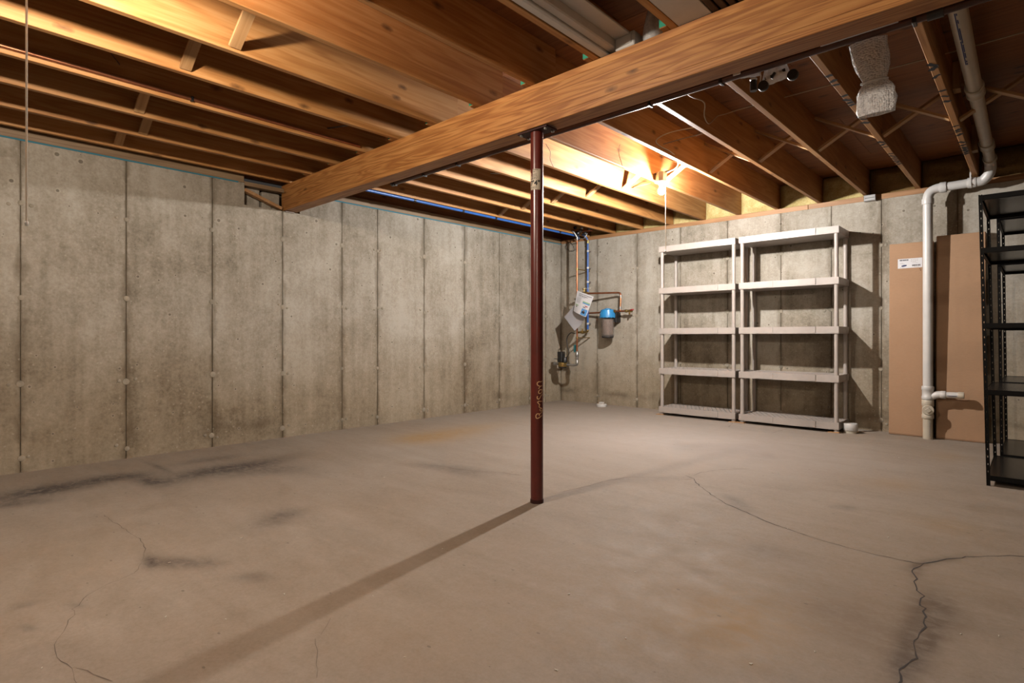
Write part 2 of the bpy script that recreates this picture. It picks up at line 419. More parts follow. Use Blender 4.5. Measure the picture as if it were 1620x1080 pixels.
# ------------------------------------------------------------------ mesh helpers
class MB:
    """Collects boxes, tubes, lathes and sheets; build() links them as ONE mesh object."""
    def __init__(self):
        self.v, self.f = [], []

    def add(self, vs, fs):
        o = len(self.v)
        self.v += [tuple(p) for p in vs]
        self.f += [tuple(i + o for i in q) for q in fs]
        return self

    def box(self, x0, x1, y0, y1, z0, z1, ch=0.0):
        if ch <= 0:
            vs = [(x, y, z) for z in (z0, z1) for y in (y0, y1) for x in (x0, x1)]
            fs = [(0, 2, 3, 1), (4, 5, 7, 6), (0, 1, 5, 4), (2, 6, 7, 3), (0, 4, 6, 2), (1, 3, 7, 5)]
            return self.add(vs, fs)
        bm = bmesh.new()
        bmesh.ops.create_cube(bm, size=1.0)
        for p in bm.verts:
            p.co = ((x0 + x1) / 2 + p.co.x * (x1 - x0), (y0 + y1) / 2 + p.co.y * (y1 - y0), (z0 + z1) / 2 + p.co.z * (z1 - z0))
        bmesh.ops.bevel(bm, geom=list(bm.edges), offset=ch, segments=1, affect='EDGES', profile=0.5)
        bm.verts.index_update()
        self.add([p.co[:] for p in bm.verts], [[q.index for q in f.verts] for f in bm.faces])
        bm.free()
        return self

    def bar(self, a, b, wd, th, up=(0, 0, 1), ch=0.0):
        """Rectangular bar from a to b: wd across (perpendicular to `up`), th along `up`."""
        a, b = Vector(a), Vector(b)
        z = (b - a); L = z.length; z.normalize()
        u = Vector(up); x = u.cross(z)
        if x.length < 1e-4: x = Vector((1, 0, 0))
        x.normalize(); y = z.cross(x)
        t = MB().box(-wd / 2, wd / 2, -th / 2, th / 2, 0, L, ch)
        return self.add([a + x * p[0] + y * p[1] + z * p[2] for p in t.v], t.f)

    def tube(self, pts, r, n=12, caps=True):
        pts = [Vector(p) for p in pts]
        rs = r if isinstance(r, (list, tuple)) else [r] * len(pts)
        t0 = (pts[1] - pts[0]).normalized()
        ref = Vector((0, 0, 1)) if abs(t0.z) < 0.9 else Vector((1, 0, 0))
        x = ref.cross(t0).normalized()
        vs, fs = [], []
        for i, p in enumerate(pts):
            if i == 0: t = pts[1] - p
            elif i == len(pts) - 1: t = p - pts[i - 1]
            else: t = (pts[i + 1] - p).normalized() + (p - pts[i - 1]).normalized()
            t.normalize()
            x = (x - t * x.dot(t)).normalized()
            y = t.cross(x)
            for k in range(n):
                a = 2 * PI * k / n
                vs.append(p + (x * math.cos(a) + y * math.sin(a)) * rs[i])
        for i in range(len(pts) - 1):
            for k in range(n):
                k2 = (k + 1) % n
                fs.append((i * n + k, i * n + k2, (i + 1) * n + k2, (i + 1) * n + k))
        if caps:
            fs.append(tuple(reversed(range(n))))
            fs.append(tuple(range((len(pts) - 1) * n, len(pts) * n)))
        return self.add(vs, fs)

    def lathe(self, prof, o=(0, 0, 0), axis=2, n=24, caps=True):
        vs, fs = [], []
        for r, h in prof:
            for k in range(n):
                a = 2 * PI * k / n
                p = [r * math.cos(a), r * math.sin(a), h]
                if axis == 0: p = [h, r * math.cos(a), r * math.sin(a)]
                if axis == 1: p = [r * math.sin(a), h, r * math.cos(a)]
                vs.append((o[0] + p[0], o[1] + p[1], o[2] + p[2]))
        m = len(prof)
        for i in range(m - 1):
            for k in range(n):
                k2 = (k + 1) % n
                fs.append((i * n + k, i * n + k2, (i + 1) * n + k2, (i + 1) * n + k))
        if caps:
            fs.append(tuple(reversed(range(n))))
            fs.append(tuple(range((m - 1) * n, m * n)))
        return self.add(vs, fs)

    def prism(self, poly, z0, z1):
        n = len(poly)
        vs = [(p[0], p[1], z0) for p in poly] + [(p[0], p[1], z1) for p in poly]
        fs = [tuple(reversed(range(n))), tuple(range(n, 2 * n))]
        fs += [(i, (i + 1) % n, n + (i + 1) % n, n + i) for i in range(n)]
        return self.add(vs, fs)

    def map(self, fn):
        self.v = [tuple(fn(*p)) for p in self.v]
        return self

    def mesh(self, name, mat, smooth=None):
        me = bpy.data.meshes.new(name)
        me.from_pydata(self.v, [], self.f)
        bm = bmesh.new(); bm.from_mesh(me)
        bmesh.ops.recalc_face_normals(bm, faces=bm.faces)
        bm.to_mesh(me); bm.free()
        if smooth:
            for p in me.polygons: p.use_smooth = True
            me.set_sharp_from_angle(angle=math.radians(smooth))
        me.materials.append(M[mat] if isinstance(mat, str) else mat)
        return me

    def build(self, name, mat, parent=None, smooth=None, org=None):
        """org: put the object's origin there (coordinates are given in the parent's space)."""
        if org:
            self.v = [(p[0] - org[0], p[1] - org[1], p[2] - org[2]) for p in self.v]
        o = bpy.data.objects.new(name, self.mesh(name, mat, smooth))
        if org: o.location = org
        C.objects.link(o)
        if parent: o.parent = parent
        if name in ('print', 'barcode', 'heading', 'marker_stroke', 'crack', 'chalk_writing', 'lattice'):
            o['kind'] = 'stuff'
        return o


def put(name, me, loc=(0, 0, 0), parent=None, rot=None):
    o = bpy.data.objects.new(name, me); o.location = loc
    if rot: o.rotation_euler = rot
    C.objects.link(o)
    if parent: o.parent = parent
    return o


def tag(o, label, cat, group=None, kind='thing'):
    o['label'] = label; o['category'] = cat; o['kind'] = kind
    if group: o['group'] = group
    return o


def thing(name, label, cat, loc=(0, 0, 0), group=None):
    o = bpy.data.objects.new(name, None); o.location = loc
    o.empty_display_size = 0.1
    C.objects.link(o)
    return tag(o, label, cat, group)


def struct(o):
    o['kind'] = 'structure'
    return o


def bend(a, corner, b, r=0.05, n=6):
    """Points of a rounded corner between two straight runs."""
    a, k, b = Vector(a), Vector(corner), Vector(b)
    p = k + (a - k).normalized() * r; q = k + (b - k).normalized() * r
    return [tuple(p * (1 - t) ** 2 + k * 2 * t * (1 - t) + q * t * t) for t in [i / n for i in range(n + 1)]]


def text_mb(txt, size, bold=0.0, cut=0.004):
    cu = bpy.data.curves.new('text', 'FONT'); cu.body = txt; cu.size = size
    cu.align_x = 'CENTER'; cu.align_y = 'CENTER'; cu.resolution_u = 3; cu.offset = bold
    ob = bpy.data.objects.new('text', cu); C.objects.link(ob)
    bpy.context.view_layer.update()
    me = bpy.data.meshes.new_from_object(ob.evaluated_get(bpy.context.evaluated_depsgraph_get()))
    bm = bmesh.new(); bm.from_mesh(me)
    x = -0.06
    while x < 0.06:                                   # slice so that the lettering can follow a curved surface
        bmesh.ops.bisect_plane(bm, geom=bm.verts[:] + bm.edges[:] + bm.faces[:], plane_co=(x, 0, 0), plane_no=(1, 0, 0))
        x += cut
    bm.verts.index_update()
    r = MB().add([v.co[:] for v in bm.verts], [tuple(q.index for q in f.verts) for f in bm.faces])
    bm.free()
    bpy.data.objects.remove(ob); bpy.data.curves.remove(cu); bpy.data.meshes.remove(me)
    return r


def ribbon(pts, wd):
    """Flat 2-D stroke as quads in (x, y)."""
    r = MB(); P = [Vector((p[0], p[1])) for p in pts]
    vs = []
    for i, p in enumerate(P):
        t = (P[min(i + 1, len(P) - 1)] - P[max(i - 1, 0)]).normalized()
        n = Vector((-t.y, t.x)); k = wd[i] if isinstance(wd, list) else wd
        vs += [(p.x + n.x * k / 2, p.y + n.y * k / 2, 0), (p.x - n.x * k / 2, p.y - n.y * k / 2, 0)]
    return r.add(vs, [(2 * i, 2 * i + 1, 2 * i + 3, 2 * i + 2) for i in range(len(P) - 1)])


def smooth_line(pts, n=4):
    out = []
    P = [Vector(p) for p in pts]
    for i in range(len(P) - 1):
        p0, p1, p2, p3 = P[max(i - 1, 0)], P[i], P[i + 1], P[min(i + 2, len(P) - 1)]
        for k in range(n):
            t = k / n
            out.append(0.5 * ((2 * p1) + (p2 - p0) * t + (2 * p0 - 5 * p1 + 4 * p2 - p3) * t * t + (3 * p1 - p0 - 3 * p2 + p3) * t ** 3))
    out.append(P[-1])
    return [tuple(p) for p in out]


# ================================================================== THE SETTING
# ---- floor: a fine grid that carries stains and painted light falloff as a colour attribute
def build_floor():
    nx, ny = 560, 560
    xs = np.linspace(XL - 0.02, XR + 0.02, nx); ys = np.linspace(YF - 0.02, YB + 0.02, ny)
    X, Y = np.meshgrid(xs, ys)
    X = X.ravel(); Y = Y.ravel()
    D = np.maximum(-_s * X + _c * Y, 0.05)
    U = 810 + F_PX * (_c * X + _s * Y) / D
    V = Y0 + F_PX / D
    ok = (-_s * X + _c * Y) > 0.8
    st = np.zeros((nx * ny, 4)); st[:, 3] = 1

    def blob(ch, u, v, su, sv, amp, ang=0.0):      # a stain, or a wide patch of painted light or dimness, on the slab
        a = math.radians(ang)
        du, dv = U - u, V - v
        p = du * math.cos(a) + dv * math.sin(a); q = -du * math.sin(a) + dv * math.cos(a)
        st[:, ch] += ok * amp * np.exp(-(p / su) ** 2 - (q / sv) ** 2)
    # worn dark streaks along the left wall
    for a in [(40, 781, 70, 9, .85, -10), (120, 767, 70, 8, .75, -9), (25, 797, 60, 5, .6, -6), (190, 754, 55, 6, .7, -6),
              (240, 761, 28, 7, .9, 5), (300, 752, 60, 9, .55, -12), (360, 741, 60, 7, .7, -8), (420, 731, 50, 7, .6, -8),
              (410, 745, 60, 7, .5, -6), (330, 727, 50, 4, .5, -8), (470, 745, 40, 8, .3, 0), (250, 738, 22, 3, .6, 20),
              (268, 889, 30, 9, .75, 0), (238, 888, 12, 12, .8, 0), (320, 890, 34, 9, .55, 0), (400, 913, 32, 8, .5, 0),
              (430, 824, 40, 12, .45, -14), (455, 812, 28, 8, .4, -10), (120, 957, 14, 5, .4, 0), (42, 993, 14, 5, .5, 0), (40, 957, 22, 4, .35, -12),
              (735, 744, 40, 8, .5, 6), (680, 737, 30, 5, .3, 4), (1040, 757, 60, 5, .3, -4),
              # around the big crack
              (1455, 893, 26, 6, .7, -12), (1500, 884, 34, 5, .5, -8), (1450, 905, 12, 10, .6, 0), (1466, 970, 34, 48, .6, 0), (1450, 1020, 30, 38, .8, 0), (1485, 960, 34, 20, .5, 0),
              (1428, 1055, 30, 26, .85, 0), (1460, 1005, 24, 20, .5, 0), (1500, 985, 60, 30, .35, 0), (1320, 965, 70, 18, .28, 8), (1370, 1000, 90, 30, .3, 10),
              (1205, 868, 40, 10, .25, 6), (1230, 880, 60, 14, .2, 6), (1330, 935, 120, 34, .22, 8), (1160, 790, 20, 6, .4, 20), (1175, 802, 20, 6, .4, 20),
              (1205, 720, 18, 6, .35, 10), (1220, 722, 12, 4, .4, 20), (1340, 803, 14, 4, .4, 6), (1320, 802, 10, 3, .3, 0),
              (1112, 905, 16, 8, .25, 20), (960, 640, 30, 3, .25, 0), (1100, 1008, 70, 26, .18, 0), (1080, 950, 480, 140, .10, 0)]:  # the last, very wide entry paints the foreground dimmer
        blob(0, *a)
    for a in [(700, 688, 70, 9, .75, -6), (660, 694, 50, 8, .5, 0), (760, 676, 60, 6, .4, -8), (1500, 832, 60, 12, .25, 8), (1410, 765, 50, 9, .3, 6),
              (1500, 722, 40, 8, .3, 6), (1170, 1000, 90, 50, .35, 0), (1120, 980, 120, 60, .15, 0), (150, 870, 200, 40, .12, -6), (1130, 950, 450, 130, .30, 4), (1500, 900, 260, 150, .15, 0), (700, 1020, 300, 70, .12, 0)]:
        blob(1, *a)  # rust and brown spots; the widest ones paint dimmer, warmer light in front
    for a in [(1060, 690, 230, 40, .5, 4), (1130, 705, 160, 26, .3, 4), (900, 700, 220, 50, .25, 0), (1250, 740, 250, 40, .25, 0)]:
        blob(2, *a)  # pale tone painted in as brighter light by the shelves
    st = np.clip(st, 0, 1)
    idx = np.arange(nx * ny).reshape(ny, nx)
    fa = np.stack([idx[:-1, :-1], idx[:-1, 1:], idx[1:, 1:], idx[1:, :-1]], -1).reshape(-1, 4)
    me = bpy.data.meshes.new('floor')
    me.from_pydata(np.stack([X, Y, 0 * X], -1).tolist(), [], fa.tolist())
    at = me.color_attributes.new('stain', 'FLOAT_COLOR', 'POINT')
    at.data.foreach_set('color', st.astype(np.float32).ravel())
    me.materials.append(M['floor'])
    o = bpy.data.objects.new('floor', me); C.objects.link(o)
    struct(o)
    sl = MB().box(XL - 0.2, XR + 0.2, YF - 0.2, YB + 0.2, -0.12, -0.004).build('slab', 'joint', o)
    # cracks: thin jagged splits along the lines the slab broke on
    lines = [([(1085, 752), (1098, 757), (1103, 764), (1110, 771), (1130, 785), (1150, 797), (1180, 810), (1215, 826), (1250, 838), (1290, 852), (1340, 866),
               (1390, 878), (1440, 889), (1455, 892)], 0.009),
             ([(1455, 892), (1480, 888), (1500, 884), (1540, 880), (1600, 879), (1640, 882)], 0.0087),
             ([(1460, 890), (1448, 899), (1442, 905), (1450, 916), (1446, 925), (1452, 935), (1460, 942), (1454, 953), (1462, 962), (1462, 975), (1464, 985),
               (1459, 997), (1450, 1008), (1447, 1018), (1450, 1030), (1450, 1042), (1438, 1048), (1424, 1058), (1428, 1070), (1420, 1085), (1415, 1110)], 0.0086),
             ([(868, 782), (885, 779), (920, 771), (960, 760), (1000, 754), (1050, 755), (1085, 759), (1098, 757)], 0.006),
             ([(1098, 752), (1110, 747), (1140, 743), (1185, 741)], 0.006),
             ([(640, 733), (690, 736), (735, 744), (790, 747), (825, 752)], 0.005),
             ([(165, 814), (190, 833), (222, 852), (228, 868), (226, 885)], 0.004),
             ([(226, 890), (212, 906), (190, 917), (165, 926), (140, 940), (128, 953), (116, 962), (118, 972), (104, 988), (92, 1010), (86, 1030), (88, 1040), (104, 1052), (118, 1066), (122, 1085)], 0.0032),
             ([(122, 1055), (150, 1066), (180, 1076)], 0.004),
             ([(525, 978), (508, 1002)], 0.003), ([(502, 1010), (498, 1040), (503, 1070)], 0.003),
             ([(1160, 668), (1153, 675), (1220, 685), (1245, 678)], 0.006)]
    cr, hair = MB(), MB()
    for pts, wd in lines:
        g = [Vector((*floor_at(*p), 0)) for p in pts]
        fine = []
        for a, b in zip(g[:-1], g[1:]):
            n = max(2, int((b - a).length / 0.035))
            for k in range(n):
                fine.append(a.lerp(b, k / n))
        fine.append(g[-1])
        jit = [(p.x + random.uniform(-1, 1) * 0.006, p.y + random.uniform(-1, 1) * 0.006) for p in fine]
        ws = [wd * random.uniform(0.2, 0.85) for _ in jit]; ws[0] = ws[-1] = 0.001
        rb = ribbon(jit, ws)
        (cr if wd >= 0.0085 else hair).add([(p[0], p[1], 0.0008) for p in rb.v], rb.f)
    cr.build('crack', 'crack', o)
    hair.build('crack', 'hairline', o)
    db = MB()
    for u, v in [(590, 943), (357, 980), (382, 851), (66, 1057), (262, 976), (700, 868), (735, 838), (608, 755), (1246, 836), (1289, 1031), (1188, 1050), (1188, 1051), (1580, 1006),
                 (1422, 724), (1219, 749), (1231, 749), (1405, 850), (1520, 1003), (1468, 706), (268, 890), (520, 782), (1005, 905), (990, 1010), (640, 1040), (900, 940), (1100, 860), (1350, 760), (450, 940), (880, 1060)]:
        x, y = floor_at(u, v)
        a = random.uniform(0, PI); L_ = random.uniform(0.002, 0.006); W_ = random.uniform(0.0008, 0.002)
        db.bar((x - L_ * math.cos(a), y - L_ * math.sin(a), 0.0018), (x + L_ * math.cos(a), y + L_ * math.sin(a), 0.002), W_ * 2, 0.0016)
    q = db.build('debris', 'cord', o); q['kind'] = 'stuff'
    return o


floor = build_floor()


# ---- walls: a poured core with one form panel per shutter board, joints recessed, tie stubs at the joints
def wall(name, box, axis, at, sgn, seams, z1=HC, gap=0.007, notch=None, ties=True):
    core = MB()
    x0, x1, y0, y1 = box
    if notch:
        n0, n1, nz = notch
        core.box(x0, x1, y0, y1, 0, nz); core.box(x0, x1, y0, n0, nz, z1); core.box(x0, x1, n1, y1, nz, z1)
        core.box(x0, x0 + 0.05, n0, n1, nz, z1)
    else:
        core.box(x0, x1, y0, y1, 0, z1)
    o = struct(core.build(name, 'joint'))
    for a, b in zip(seams[:-1], seams[1:]):
        pr = random.uniform(-0.0015, 0.0015)
        f0, f1 = sorted((at, at - sgn * (0.008 + pr)))
        if sgn > 0: f0, f1 = at - 0.008, at + pr
        else: f0, f1 = at - pr, at + 0.008
        a2, b2 = a + gap / 2, b - gap / 2
        segs = [(a2, b2, 0.0, z1)]
        if notch and a2 < notch[1] and b2 > notch[0]:
            segs = [(a2, b2, 0.0, notch[2])]
            if a2 < notch[0]: segs.append((a2, notch[0], notch[2], z1))
            if b2 > notch[1]: segs.append((notch[1], b2, notch[2], z1))
        pm = MB()
        for s0, s1, zz0, zz1 in segs:
            if axis == 'y': pm.box(f0, f1, s0, s1, zz0, zz1)
            else: pm.box(s0, s1, f0, f1, zz0, zz1)
        pm.build('panel', 'wall' if axis == 'y' else 'wallx', o)
    if ties:
        stub = [MB().lathe([(0.026, -0.004), (0.024, 0.003), (0.012, 0.006)], axis=0 if axis == 'y' else 1, n=8).mesh('tie', 'tie', 40) for _ in range(1)][0]
        lump = MB().lathe([(0.016, -0.004), (0.012, 0.004), (0.005, 0.006)], axis=0 if axis == 'y' else 1, n=7).mesh('tie', 'tie', 40)
        for sx in seams[1:-1]:
            for tz in (0.10, 0.64, 1.30, 1.97):
                for me, d in ((stub, random.uniform(-.006, .006)), (lump, random.uniform(.04, .07)), (lump, -random.uniform(.04, .07))):
                    if me is lump and random.random() < 0.35: continue
                    z = tz + random.uniform(-0.02, 0.02)
                    q = put('tie', me, (at, sx + d, z) if axis == 'y' else (sx + d, at, z), o)
                    k = random.uniform(0.7, 1.1)
                    q.scale = ((sgn, k, k) if axis == 'y' else (k, sgn, k))
    return o


L_SEAMS = [YF, -1.9, -1.29, -0.68, -0.07, 0.561, 1.216, 1.874, 2.522, 3.173, 3.620, 4.281, 4.943, 5.593, 6.232, 6.60, YB]
B_SEAMS = [XL, -4.769, -4.099, -3.45, -2.82, -2.19, -1.66, -1.19, -0.559, 0.07, 0.7, 1.33, 1.96, 2.6, 3.2, XR]
wall_left = wall('wall_left', (XL - 0.22, XL - 0.007, YF - 0.2, YB + 0.2), 'y', XL, 1, L_SEAMS, notch=(2.155, 2.70, BZ0 - 0.006))
wall_back = wall('wall_back', (XL, XR, YB + 0.007, YB + 0.22), 'x', YB, -1, B_SEAMS)
wall_right = wall('wall_right', (XR + 0.007, XR + 0.2, YF - 0.2, YB + 0.2), 'y', XR, -1, [YF + 0.655 * i for i in range(14)] + [YB], z1=2.80, ties=False)
wall_front = wall('wall_front', (XL, XR, YF - 0.2, YF - 0.007), 'x', YF, 1, [XL + 0.655 * i for i in range(13)] + [XR], z1=2.80, ties=False)

# sill plates, blue sill gasket, rim boards
for y0, y1 in ((YF, 2.155), (2.70, YB)):
    MB().box(XL - 0.14, XL - 0.002, y0, y1, HC + 0.004, JB + 0.02, 0.003).build('sill_plate', 'sill', wall_left, org=(XL, (y0 + y1) / 2, HC))
for y0, y1 in ((YF, 2.10), (2.72, YB)):
    MB().box(XL - 0.14, XL + 0.003, y0, y1, HC - 0.009, HC + 0.0035).build('sill_gasket', 'gasket', wall_left)
for x0, x1 in ((XL, -1.9), (-1.897, 0.62), (0.623, XR)):
    MB().box(x0, x1, YB + 0.004, YB + 0.15, HC + 0.001, JB - 0.001, 0.003).build('sill_plate', 'sillx', wall_back, org=((x0 + x1) / 2, YB, HC))
# beam pocket: two blocks of backing and a slanting wedge of scrap wood
MB().box(XL - 0.165, XL - 0.10, 2.18, 2.34, BZ0 - 0.004, HC - 0.01, 0.004).build('pocket_block', 'wall', wall_left)
MB().box(XL - 0.165, XL - 0.075, 2.35, 2.53, BZ0 - 0.004, HC - 0.03, 0.01).build('pocket_block', 'wall', wall_left)
MB().bar((XL - 0.03, 2.16, 2.385), (XL - 0.03, 2.52, 2.262), 0.06, 0.030, (0, 0, 1), 0.002).build('pocket_wedge', 'shim', wall_left)
MB().bar((XL - 0.05, 2.158, HC - 0.002), (XL - 0.05, 2.54, HC - 0.002), 0.09, 0.038, (0, 0, 1), 0.002).build('pocket_header', 'sill', wall_left)

# ---- ceiling: plywood subfloor, joists lapped on the beam, rim boards, cross bridging
ceiling = struct(MB().box(XL - 0.2, XR + 0.2, YF - 0.2, YB + 0.2, JB + JH + 0.019, JB + JH + 0.06).build('ceiling', 'ply'))
xs = [XL - 0.2, -3.62, -1.18, 1.26, XR + 0.2]
ysl = [YF - 0.2, -0.9, 0.32, 1.54, 2.76, 3.98, 5.20, 6.42, YB + 0.2]
for j in range(len(ysl) - 1):
    sh = 1.22 if j % 2 else 0.0
    cuts = [xs[0]] + [x + sh for x in xs[1:-1] if x + sh < xs[-1] - 0.2] + [xs[-1]]
    if sh: cuts.insert(1, xs[1])
    cuts = sorted(set(cuts))
    for a, b in zip(cuts[:-1], cuts[1:]):
        MB().box(a + 0.0015, b - 0.0015, ysl[j] + 0.0015, ysl[j + 1] - 0.0015, JB + JH + 0.0005, JB + JH + 0.0185).build('subfloor_panel', 'ply', ceiling, org=((a + b) / 2, (ysl[j] + ysl[j + 1]) / 2, JB + JH))

NEAR0, FAR0, STEP = -2.200, -2.239, 0.4555
NEAR_Y1, FAR_Y0 = 2.74, 2.50
near_len, far_len = NEAR_Y1 - (YF + 0.02), (YB + 0.118) - FAR_Y0
me_near = MB().box(-0.019, 0.019, -near_len, 0, 0.0004, JH, 0.0025).mesh('joist', 'joist')
me_far = MB().box(-0.019, 0.019, 0, far_len, 0.0004, JH, 0.0025).mesh('joist', 'joist')
near_x, far_x = {}, {}
me_end = MB().box(-0.0185, 0.0185, -0.0012, 0.0002, 0.004, JH - 0.004).mesh('painted_end', 'green')
joist_far = {}
for k in range(-7, 13):
    x = NEAR0 + STEP * k if k > -7 else -5.355
    near_x[k] = x
    put('joist', me_near, (x, NEAR_Y1, JB), ceiling)
    if k >= -6:
        x = FAR0 + STEP * k
        far_x[k] = x
        jf = put('joist', me_far, (x, FAR_Y0, JB), ceiling)
        joist_far[k] = jf
        put('painted_end', me_end, (0, 0, 0), jf)
MB().box(XL - 0.14, XL - 0.10, YF, YB + 0.16, JB + 0.021, JB + JH).build('rim_board', 'rim', ceiling, org=(XL, 2, JB))
MB().box(XL - 0.098, XR, YB + 0.12, YB + 0.158, JB + 0.0005, JB + JH).build('rim_board', 'rimx', ceiling, org=(0, YB, JB))
# blocks of scrap timber fixed beside the joist next to the waste pipe
for y, z0, z1 in ((4.62, 2.60, 2.78), (6.10, 2.56, 2.78)):
    x = far_x[4] + 0.019
    MB().box(x, x + 0.040, y, y + 0.09, z0, z1, 0.002).build('block', 'strut', ceiling, org=(x, y, z0))


def bridge(a, b, org_name='bridging_strut'):
    mid = (Vector(a) + Vector(b)) / 2
    L = (Vector(b) - Vector(a)).length
    t = MB().box(-0.030, 0.030, -0.009, 0.009, -L / 2, L / 2, 0.001)
    d = (Vector(b) - Vector(a)).normalized()
    y = Vector((0, 1, 0)); n = d.cross(y).normalized()
    R = Matrix((y, -n, d)).transposed()
    o = put(org_name, t.mesh(org_name, 'strut'), mid, ceiling, R.to_euler())
    return o


nail = MB().lathe([(0.0035, 0), (0.0035, 0.002)], n=6).mesh('nail', 'darkmetal')
for row, xs_, y in (('near', near_x, 1.06), ('far', far_x, 4.97)):
    ks = sorted(xs_)
    for k0, k1 in zip(ks[:-1], ks[1:]):
        if k1 > 6: continue
        a, b = xs_[k0] + 0.0195, xs_[k1] - 0.0195
        if b - a < 0.3: continue
        yy = y + random.uniform(-0.04, 0.04)
        if row == 'near':
            yy = {-2: 1.096, -3: 0.999, -5: 0.991, -6: 1.125}.get(k0, y)
            if k0 in (-1, -4): continue
        o = bridge((a + 0.004, yy, JB + 0.022), (b - 0.004, yy, JB + JH - 0.022))
        L = o.dimensions.z
        for dy in (-0.013, 0.013):
            put('nail', nail, (dy, -0.009, -L / 2 + 0.03), o, (PI / 2, 0, 0))
        bridge((b - 0.004, yy + 0.075, JB + 0.022), (a + 0.004, yy + 0.075, JB + JH - 0.022))
bridge((XL - 0.09, 5.0, JB + 0.04), (far_x[-6] - 0.024, 5.0, JB + JH - 0.03))
# thin steel straps bent down from the joists
for p, q in (((-4.02, 0.80, 2.70), (-4.00, 0.86, 2.62)), ((-3.99, 2.20, 2.60), (-3.80, 2.28, 2.60)), ((-3.92, 3.90, 2.60), (-3.62, 4.02, 2.56)), ((-3.10, 5.2, 2.56), (-2.95, 5.3, 2.60))):
    MB().bar(p, q, 0.022, 0.003).build('steel_strap', 'darkmetal', ceiling)

# marker strokes on the undersides of two joists by the wrapped bundle
for k, ys_, in ((3, [3.62, 3.70, 3.78, 3.98, 4.06, 4.12, 4.17, 4.42, 4.50, 4.58, 5.12, 5.20, 5.28, 5.50, 5.58, 5.64, 5.70, 5.76, 5.82, 5.88]),
                (4, [3.86, 3.92, 4.05, 4.30, 4.42, 4.52, 5.10, 5.20, 5.25, 5.33, 5.55, 5.65, 5.72, 5.77, 5.82, 5.88, 5.93])):
    st = MB()
    for i, y in enumerate(ys_):
        sk = random.uniform(-0.03, 0.03)
        r = ribbon(smooth_line([(-0.018, y - FAR_Y0 - sk, 0), (-0.004, y - FAR_Y0 + random.uniform(-.012, .012), 0), (0.018, y - FAR_Y0 + sk, 0)], 3), random.uniform(0.020, 0.036))
        st.add([(p[0], p[1], -0.0004) for p in r.v], r.f)
    st.build('marker_stroke', 'ink', joist_far[k])

# ================================================================== THINGS
# ---- glued laminated beam
beam = thing('support_beam', 'large glued laminated timber beam spanning from the wall pocket across the ceiling', 'beam', (0, (BY0 + BY1) / 2, BZ0))
NL = 6
for i in range(NL):
    h = (JB - 0.001 - BZ0) / NL
    c2 = 0.0025 if i in (0, NL - 1) else 0.0007
    MB().box(XL - 0.06, XR + 0.1, -0.065 + random.uniform(-.0006, .0006), 0.065, h * i, h * (i + 1), c2).build('lamination', 'beam', beam, org=(XL, 0, h * i))
# strip of grey bearing paper under its end, on the pocket floor
tag(MB().tube([(XL + 0.012, 2.545, BZ0 - 0.008), (XL + 0.012, 2.635, BZ0 - 0.008)], 0.0075, 10).build('foam_roll', 'cablegrey', smooth=40), 'small grey foam roll under the end of the beam at the wall', 'foam roll')

# ---- steel column
CX, CY = -2.203, 2.585
col = thing('steel_column', 'dark red steel post standing on the floor under the beam', 'column', (CX, CY, 0))
MB().lathe([(0.038, 0.004), (0.0385, 0.02), (0.038, 0.03), (0.038, 2.226)], n=40).build('tube', 'steel_red', col, 30)
MB().lathe([(0.0405, 0), (0.0405, 0.022)], n=40).build('base_ring', 'plate_red', col, 30)
MB().box(-0.115, 0.115, -0.05, 0.05, 2.226, 2.236, 0.001).build('top_plate', 'plate_red', col)
for bx in (-0.095, 0.095):
    for by in (-0.033, 0.033):
        MB().lathe([(0.010, 2.216), (0.010, 2.226)], (bx, by, 0), n=6).build('bolt', 'zinc', col)
VIEW = math.atan2(-CY, -CX)


def on_col(deg, z, r=0.0383):
    a = VIEW + math.radians(deg)
    return (r * math.cos(a), r * math.sin(a), z)


def wrap(mb, z0, deg0, r, rot=False):
    """Lay flat (x right, y up) artwork on the column, centred at deg0/z0."""
    return mb.map(lambda x, y, z: on_col(deg0 + math.degrees(x / 0.038), z0 + y, r))


lab = MB()
na = 14
for i in range(na):
    for j in range(6):
        d0, d1 = -72 + 107 * i / na, -72 + 107 * (i + 1) / na
        h0, h1 = 1.876 + 0.124 * j / 6, 1.876 + 0.124 * (j + 1) / 6
        if (j == 5 and i < 4) or (j == 4 and i < 4 and i > 1) or (j == 3 and i == 3): continue
        lab.add([on_col(d0, h0), on_col(d1, h0), on_col(d1, h1), on_col(d0, h1)], [(0, 1, 2, 3)])
lb = lab.build('paper_label', 'label', col)
lb['label'] = 'torn cream paper label'
wrap(text_mb("7'4\"", 0.042, 0.0012), 1.914, -20, 0.0387).build('number', 'ink', lb)
tx = MB()
for r_, (y, n) in enumerate([(1.992, 3), (1.981, 2), (1.966, 3), (1.957, 4), (1.948, 3), (1.940, 4), (1.889, 5)]):
    x = -0.014 if y > 1.945 else -0.034
    for i in range(n):
        wd = random.uniform(0.004, 0.010)
        if x + wd > 0.02: break
        tx.add([on_col(-16 + math.degrees(q / 0.038), yy, 0.0386) for q, yy in ((x, y), (x + wd, y), (x + wd, y + 0.0035), (x, y + 0.0035))], [(0, 1, 2, 3)])
        x += wd + random.uniform(0.002, 0.005)
tx.build('print', 'ink', lb)
